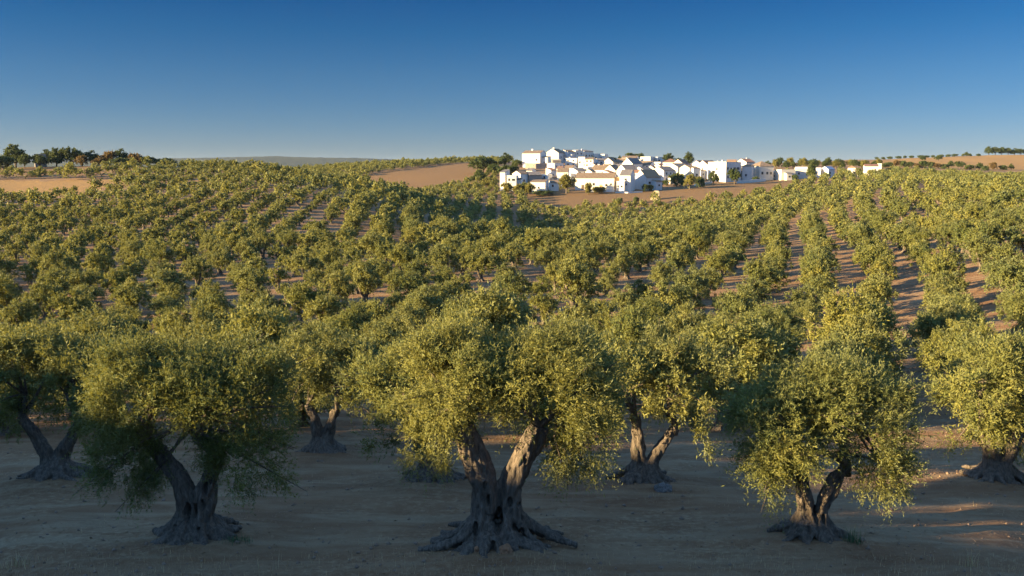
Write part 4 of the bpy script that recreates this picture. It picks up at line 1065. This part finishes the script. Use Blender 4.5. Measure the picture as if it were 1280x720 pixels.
for a in [('yellow', 708, 416, 22, 24, 'round yellowish tree in front of the arched window house'),
          ('bush_y', 735, 412, 10, 14, 'slim yellow-green tree before the long farmhouse'),
          ('bush_y', 634, 420, 16, 12, 'yellow bush below the low left end of the village'),
          ('bush_y', 648, 416, 16, 12, 'yellow bush right of the first one below the village'),
          ('bush_y', 661, 415, 14, 14, 'yellow-green bush under the rough stone house'),
          ('bush', 655, 424, 12, 11, 'dark bush between the shaded and the rough stone house'),
          ('bush', 678, 412, 26, 6, 'low scrub in front of the long low white wall'),
          ('bush_y', 748, 416, 20, 8, 'low yellowish hedge plant behind the white garden wall'),
          ('bush', 806, 421, 8, 9, 'small bright green bush under the three-window house'),
          ('bush', 813, 422, 8, 8, 'small dark bush beside the bright green one'),
          ('bush', 846, 440, 22, 16, 'big dark green bush in front of the blue-shaded house'),
          ('bush', 822, 428, 12, 9, 'dark shaded bush right of the rounded gable'),
          ('yellow', 862, 424, 17, 19, 'round yellow-green tree at the edge of the brown field'),
          ('bush', 875, 430, 14, 12, 'dark bush behind the round field-edge tree'),
          ('round', 892, 448, 14, 17, 'round tree in front of the left corner of the large block'),
          ('round_b', 918, 444, 17, 21, 'tall bushy tree hiding the right corner of the large block'),
          ('bush', 945, 462, 10, 6, 'low bush before the hipped cream house'),
          ('bush_y', 873, 462, 13, 7, 'yellow-green hedge below the small blue-fronted house'),
          ('cypress', 860, 560, 12, 20, 'tall dark cypress standing over the roofs'),
          ('round', 836, 590, 17, 14, 'dark round tree group on the skyline left of the cypress'),
          ('round_b', 849, 600, 10, 9, 'small dark tree between skyline tree group and cypress'),
          ('flat', 787, 612, 14, 11, 'broad flat-topped tree on the skyline above the village'),
          ('flat', 796, 612, 14, 10, 'second flat-topped brownish tree on the village skyline'),
          ('cypress', 802, 610, 6, 12, 'slim dark conifer right of the flat-topped trees'),
          ('round', 775, 612, 6, 8, 'small dark tree on the skyline left of the flat-topped trees'),
          ('round', 752, 612, 10, 10, 'dark tree on the skyline right of the tiny flat house'),
          ('bush', 763, 606, 16, 6, 'low dark scrub along the village skyline'),
          ('round_b', 604, 520, 34, 22, 'large dark round tree clump left of the village'),
          ('round', 631, 560, 16, 18, 'tree standing up on the skyline left of the tall chimney house'),
          ('bush', 646, 556, 16, 9, 'brownish bush just left of the tall chimney house'),
          ('round_b', 618, 500, 22, 16, 'green tree on the slope left of the village'),
          ('bush', 634, 490, 24, 14, 'dark bush on the slope above the low left houses'),
          ('bush', 650, 480, 22, 9, 'dark scrub below the stone terrace wall'),
          ('rust', 668, 476, 20, 8, 'brown scrub between terrace wall and stone house'),
          ('round', 600, 470, 20, 16, 'green tree below the large dark clump left of the village'),
          ('bush_y', 612, 440, 18, 12, 'yellow bush left of the narrow white end wall house'),
          ('bush', 795, 384, 9, 8, 'lone dark bush on the slope left of the stone pier'),
          ('bush', 775, 388, 8, 6, 'small bush on the bare slope below the two-window house'),
          ('round', 1014, 462, 13, 23, 'tall lone tree between the white barn and cottages'),
          ('bush', 994, 452, 8, 8, 'dark small bush at the right end of the brown field')]:
    plant(*a, group=GV)
for a in [('bush', 717, 498, 6, 6, 'small dark courtyard bush left of the yellow house'),
          ('bush', 748, 500, 6, 6, 'small dark courtyard bush right of the yellow house'),
          ('cypress', 770, 536, 3, 8, 'thin dark conifer between the upper terrace roofs'),
          ('bush', 813, 470, 8, 6, 'dark garden bush above the rounded gable house'),
          ('round', 700, 506, 6, 7, 'small dark yard tree above the arched window house'),
          ('bush', 832, 446, 9, 7, 'dark shaded garden bush before the long bluish house'),
          ('bush_y', 790, 492, 6, 5, 'yellowish garden bush in front of the slate grey roof'),
          ('cypress', 741, 586, 3, 8, 'thin dark conifer on the upper left village terrace')]:
    plant(*a, group=GV)
GR = 'lone trees on the golden hill'
for a in [('round', 1153, 860, 8, 7, 'small round tree alone on the golden field, left of two'),
          ('round_b', 1173, 850, 10, 8, 'larger round tree alone on the golden field'),
          ('round', 1188, 720, 9, 9, 'dark tree at the lower edge of the golden field'),
          ('round_b', 1200, 700, 14, 10, 'broad dark tree at the lower edge of the golden field'),
          ('bush', 1212, 690, 14, 6, 'low scrub right of the broad dark field-edge tree'),
          ('round', 1224, 705, 10, 9, 'round grey-green tree at the foot of the golden hill'),
          ('rust', 1241, 700, 11, 10, 'reddish brown tree at the foot of the golden hill'),
          ('bush', 1231, 680, 10, 6, 'dark bush between the grey-green and reddish trees'),
          ('bush', 1254, 700, 11, 6, 'low bush right of the reddish tree'),
          ('round', 1264, 705, 7, 8, 'small upright tree near the right end of the field edge'),
          ('round', 1208, 985, 6, 6, 'solitary tree on the crest of the golden hill'),
          ('bush', 1223, 985, 6, 3, 'low bush on the golden crest before the wood')]:
    plant(*a, group=GR)
for k in range(9):
    plant(('bush', 'rust', 'bush')[k % 3], 1112 + k * 8.5, 705 - k * 2, 9 + (k % 3), 6 + (k * 7 % 4), f'dark scrub bush, {ORD[k]} from the left along the foot of the golden hill', 'bush', 'scrub along the foot of the golden hill')
for k in range(7):
    plant(('round', 'round_b')[k % 2], 1236 + k * 8, 1000, 11, 11 - k * .5, f'tree of the small dark wood on the golden crest, {ORD[k]} from the left', 'tree', 'small wood on the golden crest')
for k in range(14):
    plant('bush', 1096 + k * 9.0 - (k % 3), 1010 + (k % 2) * 8, 5 + (k * 5 % 4), 3.2, f'tiny dark bush on the golden skyline, {ORD[k]} from the left', 'bush', 'bushes along the golden skyline')
for k in range(24):
    plant(('round', 'yellow', 'round_b')[k * 7 % 3], 960 + k * 6.2 + (k * 13 % 5), 640 + (k * 29 % 60), 9 + (k * 11 % 5), 10 + (k * 17 % 5) - k * .12, f'tree in the dark belt behind the white barn, {ORD[k]} from the left', 'tree', 'tree belt behind the white farm buildings')

# ------------------------------------------------------------------ small things near the old trees
def grass_blades(name, pts, hmin, hmax, w, mat, seed, kind=None, per=1, lean=0.5):
    rg = np.random.default_rng(seed); n = len(pts)
    P = np.array(pts); h = hmin + (hmax - hmin) * rg.random(n) ** 1.6
    a = rg.random(n) * 6.28; ln = lean * rg.random(n) * h
    d = np.stack([np.cos(a), np.sin(a), np.zeros(n)], 1); sd = np.stack([-np.sin(a), np.cos(a), np.zeros(n)], 1)
    up = np.array((0, 0, 1.0))
    b0 = P - sd * w / 2 - up * .02; b1 = P + sd * w / 2 - up * .02
    m = P + d * (ln * .35)[:, None] + up * (h * .55)[:, None]; t = P + d * ln[:, None] + up * h[:, None]
    V = np.stack([b0, b1, m + sd * w * .35, m - sd * w * .35, t + sd * w * .08, t - sd * w * .08], 1).reshape(-1, 3)
    k = np.arange(n)[:, None] * 6
    Q = np.concatenate([k + np.array([[0, 1, 2, 3]]), k + np.array([[3, 2, 4, 5]])])
    return link(name, np_mesh(name, V, Q, mat))
rgg = np.random.default_rng(9)
pts = []
while len(pts) < 3600:
    Y = 15.5 + 24 * rgg.random() ** 2.2; x = (rgg.random() * 2 - 1) * Y * 0.66
    v = vnoise(np.array([x * .55]), np.array([Y * .55]), 8.8, 3)[0]
    if v + (0.35 if Y < 17.8 else -0.15) > rgg.random() * 0.9: pts.append((x, Y))
pts = np.array(pts)
o = grass_blades('dry_grass', np.column_stack([pts, ground_z(pts[:, 0], pts[:, 1])]), 0.03, 0.16, 0.009, STRAW, 3)
tag(o, 'thin dry grass stalks on the bare earth', None, None, 'stuff')
def tuft(px, Y, n, r, h, label, mat=SPROUT, name='green_tuft', cat='plant', w=0.011):
    p = place(px, Y); rg = np.random.default_rng(int(px))
    q = rg.normal(0, r, (n, 2)); q[:, 1] *= .7
    P = np.column_stack([q + p[:2], ground_z(q[:, 0] + p[0], q[:, 1] + p[1])])
    o = grass_blades(name, P, h * .4, h, w, mat, int(px) + 1, lean=.7); tag(o, label, cat); return o
tuft(296, 18.6, 160, .17, .16, 'green weeds beside the roots of the hollow silvery olive')
tuft(1066, 18.4, 70, .10, .40, 'upright green shoots beside the smaller front olive\'s roots')
tuft(1212, 17.0, 26, .10, .45, 'tall dry stalks at the bottom right of the bare earth', STRAW, 'dry_stalks', 'plant', .014)
tuft(20, 17.2, 60, .18, .30, 'rusty dry weed clump at the bottom left corner', STRAW, 'dry_weed', 'plant', .014)
tuft(330, 16.9, 14, .30, .40, 'few thin dry stalks at the bottom between left and centre trees', STRAW, 'dry_stalks', 'plant', .012)
def rock(px, Y, s, label, mat=ROCK, name='field_stone', seed=1, cat='stone'):
    import bmesh
    bm = bmesh.new(); bmesh.ops.create_icosphere(bm, subdivisions=3, radius=1)
    for v in bm.verts:
        f = 1 + .34 * noise.noise(v.co * 1.4 + Vector((seed, 0, 0))) + .24 * noise.noise(v.co * 3.3 + Vector((0, seed, 0)))
        v.co *= f
    me = bpy.data.meshes.new(name); bm.to_mesh(me); bm.free(); me.materials.append(mat)
    p = place(px, Y); o = link(name, me, None, (p[0], p[1], p[2] + s[2] * .35)); o.scale = s
    tag(o, label, cat); return o
rock(828, 24.6, (.26, .2, .17), 'dark stone lying before the fluted trunk olive')
rock(593, 17.65, (.17, .12, .10), 'reddish earth clod among the centre olive\'s left roots', EARTHR, 'earth_clod', 4, 'clod')
rock(632, 17.5, (.14, .11, .12), 'reddish earth clod under the centre olive\'s hollow', EARTHR, 'earth_clod', 7, 'clod')

# ------------------------------------------------------------------ the air: one closed box of thin haze round the place
hb = MB(); zlo = float(V_MIN) - 1.0
hb.box(-9300, 9300, -9300, 9300, zlo, HAZE_TOP)
hm = bpy.data.materials.new('haze_air'); hm.use_nodes = True; t = hm.node_tree; t.nodes.clear()
ho = t.nodes.new('ShaderNodeOutputMaterial'); hv = t.nodes.new('ShaderNodeVolumePrincipled')
hv.inputs['Color'].default_value = (0.55, 0.74, 1.0, 1); hv.inputs['Density'].default_value = 2.4e-5; hv.inputs['Anisotropy'].default_value = 0.1
t.links.new(hv.outputs[0], ho.inputs['Volume'])
tag(hb.build('haze', hm), kind='stuff')

# loose bits on the near ground
def scatter_bits(name, label, n, seed, lmin, lmax, asp, mat, around=0.55):
    rg = np.random.default_rng(seed)
    k = int(n * around); ks = list(FPOS.values())
    c = np.array([ks[i] for i in rg.integers(0, len(ks), k)])[:, :2] + rg.normal(0, 1.5, (k, 2))
    Y = 14.5 + 28 * rg.random(n - k) ** 1.5; c2 = np.column_stack([(rg.random(n - k) * 2 - 1) * Y * .68, Y])
    c = np.vstack([c, c2]); z = ground_z(c[:, 0], c[:, 1]) + 0.012
    a = rg.random(n) * 6.283; l = lmin + (lmax - lmin) * rg.random(n) ** 2
    d = np.stack([np.cos(a), np.sin(a), rg.normal(0, .25, n)], 1) * l[:, None] / 2; e = np.stack([-np.sin(a), np.cos(a), rg.normal(0, .5, n)], 1) * (l * asp)[:, None] / 2
    P = np.column_stack([c, z + np.abs(d[:, 2]) * .5])
    V = np.stack([P - d, P + e, P + d, P - e], 1).reshape(-1, 3)
    tag(link(name, np_mesh(name, V, np.arange(4 * n).reshape(-1, 4), mat)), label, None, None, 'stuff')
scatter_bits('leaf_litter', 'fallen leaves and straw on the bare earth under the near olives', 22000, 21, .03, .10, .3, LITTER)
scatter_bits('fallen_twigs', 'thin fallen twigs and stalks on the bare earth', 2600, 22, .08, .34, .045, LITTER, .45)
def clods(n, seed):
    rg = np.random.default_rng(seed)
    base = np.array([(1,0,0),(-1,0,0),(0,1,0),(0,-1,0),(0,0,1),(0,0,-1)], float)
    F_ = np.array([(0,2,4),(2,1,4),(1,3,4),(3,0,4),(2,0,5),(1,2,5),(3,1,5),(0,3,5)])
    Y = 14.5 + 26 * rg.random(n) ** 1.6; x = (rg.random(n) * 2 - 1) * Y * .68
    s = (.012 + .05 * rg.random(n) ** 4)
    V = base[None] * (s[:, None, None] * (0.6 + .8 * rg.random((n, 6, 1)))) ; V += rg.normal(0, .25, V.shape) * s[:, None, None]
    V += np.column_stack([x, Y, ground_z(x, Y) + s * .2])[:, None, :]
    return np_mesh('earth_clods', V.reshape(-1, 3), (F_[None] + np.arange(n)[:, None, None] * 6).reshape(-1, 3), CLOD)
CLOD = plain_mat('earth_lumps', (0.19, 0.13, 0.09), .3, .95, 8)
tag(link('earth_clods', clods(2600, 31)), 'small earth lumps and stones scattered over the bare ground', None, None, 'stuff')
